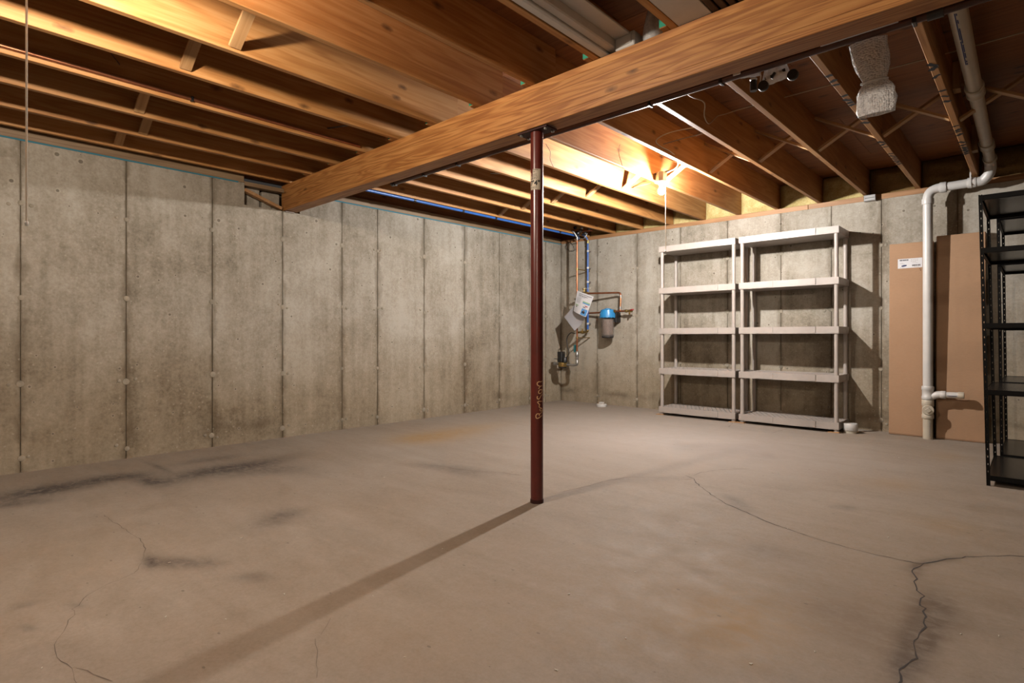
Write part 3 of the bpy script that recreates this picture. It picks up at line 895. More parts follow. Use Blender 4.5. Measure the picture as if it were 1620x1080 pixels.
# chalk handwriting running up the post
hand = [[(290, 968), (330, 955), (370, 930), (405, 903)], [(290, 968), (270, 935), (276, 890), (310, 863), (340, 875), (346, 905), (340, 885), (362, 862), (385, 848)],
        [(385, 848), (408, 820), (408, 778), (382, 757), (358, 772), (362, 800), (388, 808), (408, 790)],
        [(408, 775), (385, 745), (345, 728), (340, 700), (352, 672), (330, 652), (310, 622), (328, 600), (365, 602), (410, 606)],
        [(408, 455), (385, 478), (368, 505), (345, 545), (318, 552), (298, 530), (300, 505), (315, 497)],
        [(352, 440), (328, 418), (335, 378), (368, 352), (398, 362), (402, 395), (378, 428), (352, 440)],
        [(398, 362), (405, 345)], [(328, 335), (350, 300), (372, 280), (405, 268)], [(372, 280), (325, 268), (296, 232), (312, 195), (345, 182), (385, 185), (410, 165)]]
hw = MB()
for ln in hand:
    q = []
    for x, y in ln:
        u, v = 820 + x / 13.5, 590 + y / 13.5
        sn = max(-0.98, min(0.98, (u - 841.6) / 10.4))
        q.append((math.asin(sn) * 0.038, 1 + (Y0 - v) * 3.36 / F_PX, 0))
    r = ribbon(smooth_line(q, 4), 0.0052)
    hw.add([on_col(math.degrees(p[0] / 0.038), p[1], 0.0387) for p in r.v], r.f)
hw.build('chalk_writing', 'chalk', col)

# ---- iron pipe behind the beam
PY, PZ = 3.19, 2.474
gp = thing('iron_pipe', 'dark brown iron pipe clipped under the joists behind the beam', 'pipe', (0, PY, PZ))
MB().tube([(-4.52, 0, 0), (XR, 0, 0)], 0.021, 16).build('pipe_run', 'iron', gp, 40)
MB().lathe([(0.026, -4.555), (0.027, -4.55), (0.027, -4.50), (0.024, -4.495)], axis=0, n=14).build('end_cap', 'black', gp, 40)
clip = MB().box(-0.008, 0.008, -0.027, 0.027, -0.026, 0.0255, 0.002).mesh('clamp', 'black')
for k in (-5, -4, -3, -1, 1, 2, 4):
    put('clamp', clip, (far_x[k] + 0.004, 0, 0), gp)
MB().lathe([(0.028, -0.03), (0.028, 0.03)], (-0.335, 0, 0), axis=0, n=14).build('coupling', 'black', gp, 40)

# ---- copper line along a near joist
cp = thing('copper_pipe', 'thin copper pipe running along a joist side above the left wall', 'pipe', (near_x[-4] + 0.032, 0, 2.532))
MB().tube([(0, YF + 0.05, 0), (0, 2.48, 0)], 0.0105, 10).build('pipe_run', 'copper', cp, 40)
for y in (1.25, -0.6):
    MB().box(-0.014, 0.013, y - 0.008, y + 0.008, -0.016, 0.016, 0.002).build('clamp', 'black', cp)

# ---- blue pipe under the first joist
bx = far_x[-6] + 0.004
bp = thing('blue_water_pipe', 'blue plastic water pipe clipped along the joist above the left wall', 'pipe', (bx, 0, 2.484))
MB().tube([(0, 2.9, 0), (0, 6.62, 0)] + bend((0, 6.62, 0), (0, 6.78, 0), (-0.02, 6.84, -0.06), 0.04)[1:], 0.0145, 12).build('pipe_run', 'pex', bp, 40)
for y in (3.77, 4.48, 5.03, 6.33):
    MB().lathe([(0.0185, y - 0.014), (0.0185, y + 0.014)], axis=1, n=12).build('clamp', 'black', bp, 40)

# ---- bare bulb lamps
def lamp(label, x, y, ztop, bulb, cord_to, cord_y=0.0, bracket=None, bh=0.045):
    """Octagon box hung from a bar between the joists, porcelain holder, bulb and pull cord."""
    t = thing('ceiling_lamp', label, 'lamp', (x, y, ztop))
    if bracket:
        MB().box(bracket[0] - x, bracket[1] - x, -0.012, 0.012, 0.0, 0.004).build('hanger_bar', 'darkmetal', t)
    MB().lathe([(0.052, -bh), (0.054, -bh + 0.005), (0.054, 0.0)], n=8).build('junction_box', 'zinc', t)
    MB().lathe([(0.060, -bh - 0.008), (0.060, -bh - 0.002), (0.052, -bh)], n=24).build('holder_base', 'porcelain', t, 30)
    MB().lathe([(0.022, -bh - 0.037), (0.026, -bh - 0.030), (0.034, -bh - 0.0085)], n=20).build('socket', 'porcelain', t, 30)
    prof = [(0.013, -0.083), (0.015, -0.096), (0.024, -0.112), (0.030, -0.128), (0.031, -0.140), (0.027, -0.155), (0.016, -0.166), (0.004, -0.1695)]
    prof = [(a_, h_ + 0.045 - bh) for a_, h_ in prof]
    MB().lathe(list(reversed(prof)), n=16).build('bulb', bulb, t, 60)
    L = ztop - cord_to
    MB().tube([(0.042, cord_y, -bh - 0.005), (0.044, cord_y, -0.3 * L), (0.044, cord_y, -L + 0.015)], 0.0030, 6).build('pull_cord', 'cord', t)
    MB().lathe([(0.003, -L), (0.0055, -L + 0.003), (0.0055, -L + 0.013), (0.002, -L + 0.017)], (0.044, cord_y, 0), n=10).build('cord_knob', 'porcelain', t, 40)
    return t


lamp('lit bare bulb with pull cord under the joists in front of the beige shelving', -2.608, 4.885, 2.558, 'bulb_far', 1.80, 0.0, (far_x[-1] + 0.0195, far_x[0] - 0.0195), 0.085)
lamp('long white pull cord and small knob hanging in front of the left wall', -2.463, 0.264, 2.535, 'bulb_near', 1.362, 0.0, (near_x[-1] + 0.0195, near_x[0] - 0.0195))
lamp('unseen bare bulb lamp added under the joists behind the camera', 1.67, -1.65, 2.535, 'fill_bulb', 1.7, 0.0, (near_x[8] + 0.0195, near_x[9] - 0.0195))  # added out of view to brighten the beam's right end

# ---- electric cables
def cable(label, pts, r=0.0042, mat='cable', name='electric_cable', n=6):
    o = MB().tube(smooth_line(pts, 5), r, 8).build(name, mat, smooth=50)
    return tag(o, label, 'cable')


cable('pale flat cable threaded through the joists from the cardboard side to the beam', [(XR, 4.25, 2.70), (0.2, 4.25, 2.70), (-0.25, 4.245, 2.695), (-0.7, 4.25, 2.70), (-1.28, 4.25, 2.70), (-1.60, 4.22, 2.69), (-1.70, 4.16, 2.66), (-1.715, 4.06, 2.62), (-1.745, 3.98, 2.55), (-1.70, 3.80, 2.545), (-1.62, 3.62, 2.56), (-1.60, 3.38, 2.52), (-1.6, 3.24, 2.535)])
cable('white cable looping down a joist to the bulb by the shelves', [(-1.86, 4.18, 2.62), (-2.10, 4.10, 2.61), (-2.205, 4.05, 2.56), (-2.212, 4.12, 2.53), (-2.215, 4.30, 2.53), (-2.25, 4.50, 2.52), (-2.38, 4.74, 2.53), (-2.55, 4.86, 2.535)], 0.004, 'cord')
cable('grey cable stub bridging two joists right of the bulb', [(far_x[1] - 0.021, 4.40, 2.66), (-1.90, 4.30, 2.61), (-2.06, 4.22, 2.58), (far_x[0] + 0.024, 4.18, 2.56)], 0.004, 'cablegrey')
cable('thin bent wire hanging down a joist side right of the red post', [(-3.095, 3.75, 2.66), (-3.085, 3.80, 2.60), (-3.088, 3.80, 2.54), (-3.08, 3.84, 2.475)], 0.0025, 'cablegrey')
cable('thin bent wire hanging down a joist side left of the bulb', [(-2.635, 4.20, 2.66), (-2.628, 4.17, 2.58), (-2.63, 4.22, 2.50), (-2.625, 4.24, 2.455)], 0.0025, 'cablegrey')

# ---- insulation tucked in the bays on top of the back wall
ins_labels = {-6: 'dull brown insulation batt in the corner bay above the copper and blue pipes', -5: 'yellow insulation batt above the back wall just right of the corner pipes',
              -4: 'narrow yellow insulation batt above the wall left of the beige shelving', -3: 'yellow insulation batt above the left half of the left beige shelving unit',
              -2: 'yellow insulation batt above the right half of the left beige shelving unit', -1: 'yellow insulation batt above the gap between the two shelving units',
              0: 'bright yellow insulation batt above the left half of the right shelving unit', 1: 'bulging yellow insulation batt above the right half of the right shelving unit',
              2: 'shaded insulation batt above the grey electric box on the wall', 3: 'brown kraft faced insulation batt left of the horizontal white pipe',
              4: 'brown kraft faced insulation batt above the black rack behind the white elbow'}
for k in range(-6, 5):
    a, b = far_x[k] + 0.021, far_x.get(k + 1) - 0.021
    mb = MB()
    nx, nz = 16, 12
    vs = []
    for j in range(nz + 1):
        for i in range(nx + 1):
            x = a + (b - a) * i / nx; z = JB + 0.001 + (JH - 0.004) * j / nz
            q = mnoise.noise(Vector((x * 5.5, k * 3.1, z * 8))) * 0.035 + mnoise.noise(Vector((x * 16, k, z * 20))) * 0.012
            edge = min(i, nx - i, j, nz - j) / 3.0
            y = YB + 0.065 - min(1, edge) * 0.045 + q * min(1, edge)
            vs.append((x, y, z))
    n1 = (nx + 1) * (nz + 1)
    back = [(p[0], YB + 0.112, p[2]) for p in vs]
    W = nx + 1
    fs = [(j * W + i, j * W + i + 1, (j + 1) * W + i + 1, (j + 1) * W + i) for j in range(nz) for i in range(nx)]
    fb = [tuple(reversed([q + n1 for q in f])) for f in fs]
    rim = list(range(W)) + [j * W + nx for j in range(1, nz + 1)] + [nz * W + i for i in range(nx - 1, -1, -1)] + [j * W for j in range(nz - 1, 0, -1)]
    fr = [(rim[(i + 1) % len(rim)], rim[i], rim[i] + n1, rim[(i + 1) % len(rim)] + n1) for i in range(len(rim))]
    mb.add(vs + back, fs + fb + fr)
    o = mb.build('insulation_batt', 'kraft' if k in (-6, 2, 3, 4) else 'yellow', smooth=80)
    tag(o, ins_labels[k], 'insulation', 'insulation batts above the back wall')


# ---- beige resin shelving
def shelving(label, x0, x1, y0=6.535, y1=6.965):
    t = thing('shelving_unit', label, 'shelving', ((x0 + x1) / 2, (y0 + y1) / 2, 0), 'beige shelving units')
    W, D = x1 - x0, y1 - y0
    hw_, hd = W / 2, D / 2
    tops = [0.108, 0.596, 1.103, 1.615, 2.143]
    lip = 0.070
    ns = 14
    front = [(-hw_ + W * i / ns, -hd - 0.012 * math.sin(PI * i / ns)) for i in range(ns + 1)]
    ring = front + [(hw_, hd), (-hw_, hd)]
    inner = [(p[0] * (1 - 0.010 / hw_), p[1] * (1 - 0.010 / hd)) for p in ring]
    posts = [(sx * (hw_ - 0.027), sy * (hd - 0.027)) for sx in (-1, 1) for sy in (-1, 1)]
    for s_i, z in enumerate(tops):
        m = MB()
        n = len(ring)
        vs = [(p[0], p[1], z - lip) for p in ring] + [(p[0], p[1], z) for p in ring] + [(p[0], p[1], z - lip) for p in inner] + [(p[0], p[1], z) for p in inner]
        fs = []
        for i in range(n):
            j = (i + 1) % n
            fs += [(i, j, n + j, n + i), (2 * n + j, 2 * n + i, 3 * n + i, 3 * n + j), (n + i, n + j, 3 * n + j, 3 * n + i), (j, i, 2 * n + i, 2 * n + j)]
        m.add(vs, fs)
        m.prism(inner, z - 0.034, z - 0.026)                     # shelf plate, under the lattice
        # thin flange along the bottom of the lip and corner blocks
        flange = [(p[0] * 1.004, p[1] * 1.012) for p in ring]
        m.prism(flange, z - lip - 0.004, z - lip)
        for sx in (-1, 1):
            m.box(sx * (hw_ - 0.06) - 0.0615, sx * (hw_ - 0.06) + 0.0615, -hd - 0.0055, -hd + 0.01, z - lip + 0.002, z - 0.001)
            for yy in (-1, 1):
                m.box(sx * hw_ - 0.002, sx * hw_ + 0.002, yy * (hd - 0.06) - 0.06, yy * (hd - 0.06) + 0.06, z - lip + 0.002, z - 0.001)
        for gx in (-0.22, 0.20):
            m.box(gx * W - 0.09, gx * W + 0.09, -hd - 0.0145, -hd + 0.01, z - lip + 0.002, z - 0.001)
        # ribs under the plate
        for ry in (-0.33, 0.0, 0.33):
            m.box(-hw_ + 0.06, hw_ - 0.06, ry * D - 0.003, ry * D + 0.003, z - 0.06, z - 0.033)
        for rx in (-0.3, -0.1, 0.1, 0.3):
            m.box(rx * W - 0.003, rx * W + 0.003, -hd + 0.02, hd - 0.02, z - 0.055, z - 0.033)
        sh = m.build('shelf', 'resin', t)
        # open lattice on top
        la = MB()
        nr = 8
        for r in range(nr):
            y = -hd + 0.03 + (D - 0.06) * r / (nr - 1)
            la.box(-hw_ + 0.012, hw_ - 0.012, y - 0.006, y + 0.006, z - 0.012, z - 0.001)
            if r < nr - 1:
                nc = 17
                for q in range(nc):
                    x = -hw_ + 0.03 + (W - 0.06) * (q + (0.5 if r % 2 else 0)) / nc
                    la.box(x - 0.005, x + 0.005, y + 0.006, y + (D - 0.06) / (nr - 1) - 0.006, z - 0.0125, z - 0.002)
        la.build('lattice', 'resin', sh)
        # posts up to the next shelf
        zb = z - 0.004
        if s_i < 4:
            zt = tops[s_i + 1] - lip + 0.002
            for px, py in posts:
                MB().lathe([(0.0225, zb), (0.0225, zb + 0.02), (0.0215, zb + 0.03), (0.0205, (zb + zt) / 2), (0.0215, zt - 0.03), (0.0225, zt - 0.02), (0.0225, zt)], (px, py, 0), n=16).build('post', 'resin', t, 40)
    for px, py in posts:
        MB().lathe([(0.026, 0.0125), (0.026, 0.018), (0.0215, 0.020), (0.0215, 0.040)], (px, py, 0), n=16).build('foot', 'resin', t, 40)
    return t


UL, UR = (-3.520, -2.552), (-2.507, -1.487)
shelving('empty beige plastic five tier shelving unit nearer the corner pipes', *UL)
shelving('empty beige plastic five tier shelving unit nearer the cardboard boxes', *UR)
# thin wood shims under the feet
shims = [(UL[0] + 0.027, 6.562, 'thin wooden shim under the front foot of the left shelving unit at its left end'),
         (UL[1] - 0.027, 6.562, 'thin wooden shim under the front foot of the left shelving unit at its right end'),
         (UR[0] + 0.027, 6.562, 'thin wooden shim under the front foot of the right shelving unit at its left end'),
         (UR[1] - 0.027, 6.562, 'thin wooden shim under the front foot of the right shelving unit beside the white cap')]
for i, (x, y, lb_) in enumerate(shims):
    ln = 0.05 if i == 1 else 0.075
    o = MB().add([(x - ln, y - 0.03, 0.001), (x + 0.03, y - 0.03, 0.001), (x + 0.03, y + 0.03, 0.001), (x - ln, y + 0.03, 0.001),
                  (x - ln, y - 0.03, 0.006), (x + 0.03, y - 0.03, 0.0125), (x + 0.03, y + 0.03, 0.0125), (x - ln, y + 0.03, 0.006)],
                 [(0, 3, 2, 1), (4, 5, 6, 7), (0, 1, 5, 4), (1, 2, 6, 5), (2, 3, 7, 6), (3, 0, 4, 7)]).build('wood_shim', 'shim')
    tag(o, lb_, 'shim', 'shims under the shelving')
for i, (x, y, lb_) in enumerate([(UL[0] + 0.027, 6.938, 'thin wooden shim under the rear foot of the left shelving unit at its left end'), (UL[1] - 0.027, 6.938, 'thin wooden shim under the rear foot of the left shelving unit at its right end'),
                                 (UR[0] + 0.027, 6.938, 'thin wooden shim under the rear foot of the right shelving unit at its left end'), (UR[1] - 0.027, 6.938, 'thin wooden shim under the rear foot of the right shelving unit at its right end')]):
    tag(MB().box(x - 0.03, x + 0.03, y - 0.03, y + 0.03, 0.001, 0.0125).build('wood_shim', 'shim'), lb_, 'shim', 'shims under the shelving')

# ---- caps standing up from the slab
cw = thing('pipe_cap', 'round white pipe cap on the floor at the right shelving foot', 'pipe cap', (-1.405, 6.655, 0))
MB().lathe([(0.060, 0.0), (0.060, 0.024), (0.058, 0.026)], n=24).build('stub', 'cream', cw, 40)
MB().lathe([(0.063, 0.026), (0.066, 0.030), (0.066, 0.094), (0.061, 0.100)], n=28).build('cap', 'white', cw, 40)
cd = thing('cleanout_plug', 'white threaded plug with square boss on the floor by the corner', 'pipe plug', (-4.52, 6.72, 0))
MB().lathe([(0.070, 0.0), (0.072, 0.006), (0.072, 0.034), (0.068, 0.040)], n=24).build('body', 'white', cd, 40)
MB().box(-0.028, 0.028, -0.028, 0.028, 0.040, 0.066, 0.003).build('boss', 'white', cd)

# ---- cardboard boxes on the back wall
def carton(label, x0, x1, h, lean, deco=False):
    t = thing('flat_carton', label, 'cardboard box', ((x0 + x1) / 2, 6.9, 0), 'flat cartons on the back wall')
    hw_ = (x1 - x0) / 2
    yb = 6.966 - 6.9
    th = 0.072

    def ln(x, y, z): return (x, y - 0.040 * (1 - z / h) - 0.0015, z)
    b = MB().box(-hw_, hw_, yb - th, yb, 0.002, h, 0.004)
    b.map(ln).build('box', 'board', t)
    # flap seams at the top and bottom edge
    MB().box(-hw_ + 0.004, hw_ - 0.004, yb - th - 0.0008, yb - th + 0.001, 0.012, 0.016).map(ln).build('seam', 'boardd', t)
    MB().box(-hw_ + 0.002, hw_ - 0.002, yb - th * 0.52, yb - th * 0.48, h - 0.001, h + 0.0008).map(ln).build('seam', 'boardd', t)
    if deco:
        yf = yb - th - 0.0009

        def L(x0_, x1_, z0, z1, mat, name, parent, d=0.0, sk=0.0):
            m = MB().box(x0_, x1_, yf - 0.0008 - d, yf - d, z0, z1)
            m.map(lambda x, y, z: (x, y, z + sk * x)).map(ln)
            return m.build(name, mat, parent)
        lab = L(-0.108, 0.095, 1.690, 1.786, 'paper', 'shipping_label', t)
        lab['label'] = 'white printed shipping label'
        m = MB()
        for xa, xb, za, zb in ((-0.094, -0.018, 1.765, 1.778), (0.012, 0.080, 1.706, 1.722)):
            x = xa
            while x < xb:
                wd = random.uniform(0.002, 0.006)
                m.box(x, min(xb, x + wd), yf - 0.0014, yf - 0.0007, za, zb); x += wd + random.uniform(0.001, 0.003)
        m.map(ln).build('barcode', 'ink', lab)
        m = MB()
        for x_, z_, n_ in ((-0.09, 1.742, 3), (-0.09, 1.732, 4), (0.0, 1.772, 5), (0.0, 1.760, 5), (0.0, 1.750, 4), (0.012, 1.738, 5), (-0.09, 1.698, 3), (0.03, 1.697, 3)):
            x = x_
            for _ in range(n_):
                wd = random.uniform(0.004, 0.013); m.box(x, x + wd, yf - 0.0013, yf - 0.0007, z_, z_ + 0.003); x += wd + 0.004
        m.map(ln).build('print', 'cablegrey', lab)
        el = MB().lathe([(1, 0), (1, 0.0007)], n=20)
        el.map(lambda x, y, z: (-0.055 + 0.024 * x, yf - 0.0007 - z, 1.715 + 0.0085 * y + 0.12 * 0.024 * x)).map(ln).build('emblem', 'navy', lab)
        L(-0.005, 0.022, 1.31, 1.385, 'board', 'tape_patch', t)
        m = MB().box(0.070, 0.082, yf - 0.0008, yf, 1.672, 1.680).box(0.078, 0.086, yf - 0.0008, yf, 1.655, 1.668)
        m.map(ln).build('stain', 'boardd', t)
    return t


carton('flat brown cardboard box with white shipping label, left of the white pipe', -1.105, -0.742, 1.945, 0.04, True)
carton('flat brown cardboard box standing right of the white pipe, behind the black rack', -0.716, -0.345, 1.985, 0.04)

# ---- white waste pipe
VX, VY = -0.772, 6.782
wp = thing('waste_pipe', 'white plastic waste pipe from the ceiling down the back wall to the floor', 'pipe', (0, 0, 0))
R = 0.0405
MB().tube([(VX, VY, 0.0), (VX, VY, 0.245)], R, 24).build('riser', 'cream', wp, 40)
MB().tube([(VX, VY, 0.50), (VX, VY, 2.33)], R, 24).build('riser', 'white', wp, 40)
HZ, HY = 2.432, 6.782
e1 = bend((VX, VY, 2.2), (VX, VY, HZ), (VX + 0.5, HY, HZ), 0.10, 8)
MB().tube(e1, 0.0435, 24).build('elbow', 'white', wp, 40)
MB().lathe([(0.049, -0.045), (0.050, -0.042), (0.050, 0.004), (0.049, 0.008)], (VX, VY, HZ - 0.10), n=24).build('collar', 'white', wp, 40)
MB().lathe([(0.049, -0.008), (0.050, -0.004), (0.050, 0.042), (0.049, 0.045)], (VX + 0.10, HY, HZ), axis=0, n=24).build('collar', 'white', wp, 40)
MB().tube([(VX + 0.10, HY, HZ), (-0.43, HY, HZ + 0.006)], R, 24).build('run', 'white', wp, 40)
MB().lathe([(0.047, -0.03), (0.048, -0.026), (0.048, 0.030), (0.047, 0.034)], (-0.44, HY, HZ + 0.006), axis=0, n=24).build('collar', 'white', wp, 40)
# sweep up and towards the room, then the long run in the joist bay
top_z, top_x = 2.605, -0.305
sw = smooth_line([(-0.41, HY, HZ + 0.006), (-0.36, HY, HZ + 0.012), (-0.32, HY - 0.02, HZ + 0.05), (top_x, HY - 0.03, HZ + 0.10), (top_x, HY - 0.07, top_z - 0.02), (top_x, HY - 0.14, top_z)], 5)
MB().tube(sw, 0.0435, 24).build('elbow', 'white', wp, 40)
MB().lathe([(0.049, -0.055), (0.051, -0.05), (0.051, 0.0), (0.049, 0.005)], (top_x, HY - 0.10, top_z), axis=1, n=24).build('collar', 'cream', wp, 40)
MB().tube([(top_x, HY - 0.10, top_z), (-0.268, 2.0, top_z - 0.01)], R, 24).build('run', 'cream', wp, 40)
for y in (6.15, 4.72):
    k = (HY - 0.10 - y) / (HY - 2.1)
    MB().lathe([(0.048, -0.07), (0.052, -0.065), (0.052, -0.045), (0.048, -0.04), (0.048, 0.055), (0.052, 0.06), (0.052, 0.08), (0.048, 0.085)], (top_x + k * 0.037, y, top_z - 0.01 * k), axis=1, n=24).build('coupling', 'cream', wp, 40)
# strap from the joist
MB().box(-0.452, -0.440, HY - 0.052, HY - 0.047, HZ - 0.03, JB + 0.06).build('strap', 'white', wp)
MB().lathe([(0.052, -0.007), (0.052, 0.007)], (-0.446, HY, HZ + 0.006), axis=0, n=24).build('strap_ring', 'white', wp, 40)
# tee with the capped side branch
MB().lathe([(0.048, 0.385), (0.051, 0.39), (0.051, 0.415), (0.047, 0.42), (0.047, 0.475), (0.051, 0.48), (0.051, 0.51), (0.048, 0.515)], (VX, VY, 0), n=24).build('tee', 'white', wp, 40)
st_ = smooth_line([(VX + 0.01, VY, 0.405), (VX + 0.05, VY - 0.003, 0.425), (VX + 0.085, VY - 0.006, 0.437), (VX + 0.12, VY - 0.008, 0.439)], 4)
MB().tube(st_, 0.034, 20).build('branch_elbow', 'white', wp, 40)
MB().lathe([(0.035, -0.02), (0.037, -0.017), (0.037, 0.017), (0.035, 0.02)], (VX + 0.12, VY - 0.008, 0.439), axis=0, n=20).build('collar', 'white', wp, 40)
MB().tube([(VX + 0.12, VY - 0.008, 0.439), (VX + 0.275, VY - 0.010, 0.442)], 0.0285, 20).build('branch', 'white', wp, 40)
MB().lathe([(0.0315, 0), (0.0325, 0.004), (0.0325, 0.042), (0.031, 0.046)], (VX + 0.232, VY - 0.010, 0.4415), axis=0, n=20).build('branch_cap', 'cream', wp, 40)
# clean-out fitting with square plug facing the room
MB().lathe([(0.047, 0.20), (0.050, 0.205), (0.050, 0.235), (0.046, 0.24), (0.046, 0.32), (0.050, 0.325), (0.050, 0.375), (0.046, 0.382)], (VX, VY, 0), n=24).build('cleanout', 'cream', wp, 40)
co_ = Vector((0.16, -0.98, 0)).normalized()
ctr = Vector((VX, VY, 0.285)) + co_ * 0.035
pl = MB().lathe([(0.044, 0.0), (0.048, 0.004), (0.048, 0.016), (0.044, 0.020)], n=24)
sq = MB().box(-0.019, 0.019, -0.019, 0.019, 0.02, 0.036, 0.002)
xx = Vector((0, 0, 1)).cross(co_).normalized()
zz = Vector((0, 0, 1))
fm = lambda x, y, z: tuple(ctr + xx * x + zz * y + co_ * z)
pg = pl.map(fm).build('cleanout_plug', 'cream', wp, 40)
sq.map(lambda x, y, z: (x * math.cos(.7) - y * math.sin(.7), x * math.sin(.7) + y * math.cos(.7), z)).map(fm).build('boss', 'cream', pg)
# printed marks on the pipe (too small to read in the photograph)
ma = MB()
y = 3.45
while y < 4.15:
    L_ = random.uniform(0.010, 0.022)
    kx = top_x + (HY - 0.1 - y) / (HY - 2.1) * 0.037
    a_ = math.radians(262)
    for s in (0, 1):
        if random.random() < 0.75:
            aa = a_ + (s - 0.5) * 0.16
            ma.box(kx + (R + 0.0006) * math.cos(aa) - 0.0022, kx + (R + 0.0006) * math.cos(aa) + 0.0022, y, y + L_, top_z - 0.006 + (R + 0.0006) * math.sin(aa) - 0.0022, top_z - 0.006 + (R + 0.0006) * math.sin(aa) + 0.0022)
    y += L_ + 0.005
ma.build('print', 'blueink', wp)
mb2 = MB()
x = VX + 0.155
while x < VX + 0.225:
    mb2.box(x, x + 0.004, VY - 0.040, VY - 0.036, 0.432, 0.437); x += 0.0055
z = 0.03
while z < 0.16:
    L_ = random.uniform(0.006, 0.014)
    mb2.box(VX + 0.014, VX + 0.021, VY - R - 0.0003 + 0.005, VY - R + 0.0065, z, z + L_); z += L_ + 0.005
mb2.build('print', 'navy', wp)

# ---- black steel racks at the right edge
def rack(label, x0, y0, y1, depth, lean):
    t = thing('steel_rack', label, 'rack', (x0, y0, 0), 'black steel racks')
    H = 1.955
    LY = y1 - y0

    def sh(x, y, z): return (x + lean * z / H, y, z)
    for px, sx in ((0, 1), (depth, -1)):
        for py, sy in ((0, 1), (LY, -1)):
            m = MB()
            wd, th = 0.021, 0.002
            # each flange: two edge strips and the bridges between the slots
            for e0, e1 in ((0, 0.009), (0.013, wd)):
                m.box(*sorted((px + sx * e0, px + sx * e1)), *sorted((py, py + sy * th)), 0, H)
                m.box(*sorted((px, px + sx * th)), *sorted((py + sy * e0, py + sy * e1)), 0, H)
            z = 0.0
            while z < H - 0.01:
                z2 = min(H, z + 0.039)
                m.box(*sorted((px + sx * 0.009, px + sx * 0.013)), *sorted((py, py + sy * th)), z, z2)
                m.box(*sorted((px, px + sx * th)), *sorted((py + sy * 0.009, py + sy * 0.013)), z, z2)
                z += 0.050
            m.map(sh).build('post', 'rack', t)
    for z in (0.070, 0.642, 1.088, 1.595, 1.952):
        m = MB()
        for yy in (0.003, LY - 0.006):
            m.box(0.003, depth - 0.003, yy, yy + 0.003, z - 0.034, z)
            m.box(0.003, depth - 0.003, yy - 0.004 if yy > 0.1 else yy, yy + 0.012 if yy < 0.1 else yy + 0.003, z - 0.035, z - 0.032)
        for xx_ in (0.003, depth - 0.006):
            m.box(xx_, xx_ + 0.003, 0.003, LY - 0.003, z - 0.034, z)
            m.box(xx_ if xx_ < 0.1 else xx_ - 0.012, xx_ + 0.015 if xx_ < 0.1 else xx_ + 0.003, 0.003, LY - 0.003, z - 0.035, z - 0.032)
        s_ = m.map(sh).build('shelf_frame', 'rack', t)
        MB().box(0.006, depth - 0.006, 0.006, LY - 0.006, z - 0.014, z - 0.003).map(sh).build('shelf_board', 'rackboard', s_)
    return t


rack('black slotted steel rack with empty shelves, the nearer of the two at the edge', -0.243, 4.93, 5.80, 0.46, -0.042)
rack('black slotted steel rack with empty shelves standing against the back wall', -0.207, 5.885, 6.80, 0.46, -0.022)

# ---- grey electric box on the sill
eb = thing('switch_box', 'small grey metal electric box on the sill above the right shelving', 'electric box', (-1.285, YB - 0.03, 2.43))
MB().box(-0.055, 0.055, -0.03, 0.028, 0.0, 0.066, 0.004).build('body', 'zinc', eb)
MB().box(-0.05, 0.05, -0.033, -0.03, 0.006, 0.060).build('cover', 'zinc', eb)
MB().box(-0.045, 0.045, -0.034, -0.033, 0.028, 0.036).build('mark', 'darkmetal', eb)

# ================================================================== PLUMBING IN THE CORNER
WY = 6.905
rise = thing('copper_riser', 'vertical copper pipe with valves in the corner behind the hanging booklet', 'pipe', (-4.905, 6.66, 0))
r_ = 0.0135
MB().tube([(0, 0, 0.74), (0, 0, 2.41)], r_, 12).build('pipe_run', 'copper', rise, 40)
MB().lathe([(0.016, 2.40), (0.019, 2.405), (0.019, 2.45), (0.014, 2.455)], n=12).build('coupling', 'zinc', rise, 40)
MB().tube([(0, 0, 2.45), (-0.03, -0.05, 2.53), (-0.05, -0.06, 2.53)], 0.013, 10).build('bent_strap', 'zinc', rise, 40)
for z in (1.98, 0.98):
    MB().lathe([(0.018, z - 0.012), (0.018, z + 0.012)], n=10).build('clip', 'brass', rise, 40)
    MB().box(-0.006, 0.006, 0.0, 0.318, z - 0.006, z + 0.006).build('clip_bracket', 'brass', rise)
MB().lathe([(0.020, 0.70), (0.026, 0.71), (0.026, 0.745), (0.018, 0.76), (0.020, 0.785)], n=12).build('valve', 'zinc', rise, 40)
MB().box(-0.050, -0.030, -0.02, 0.02, 0.765, 0.875, 0.004).build('valve_handle', 'teal', rise)
MB().box(-0.035, 0.002, -0.008, 0.008, 0.765, 0.785).build('valve_stem', 'zinc', rise)
MB().lathe([(0.014, 0.60), (0.019, 0.605), (0.019, 0.635), (0.015, 0.64), (0.015, 0.66), (0.021, 0.665), (0.021, 0.70)], n=12).build('union', 'zinc', rise, 40)
MB().tube(bend((0, 0, 0.62), (0, 0, 0.578), (-0.08, -0.01, 0.578), 0.03, 5) + [(-0.10, -0.03, 0.578)], 0.0165, 12).build('elbow', 'zinc', rise, 40)

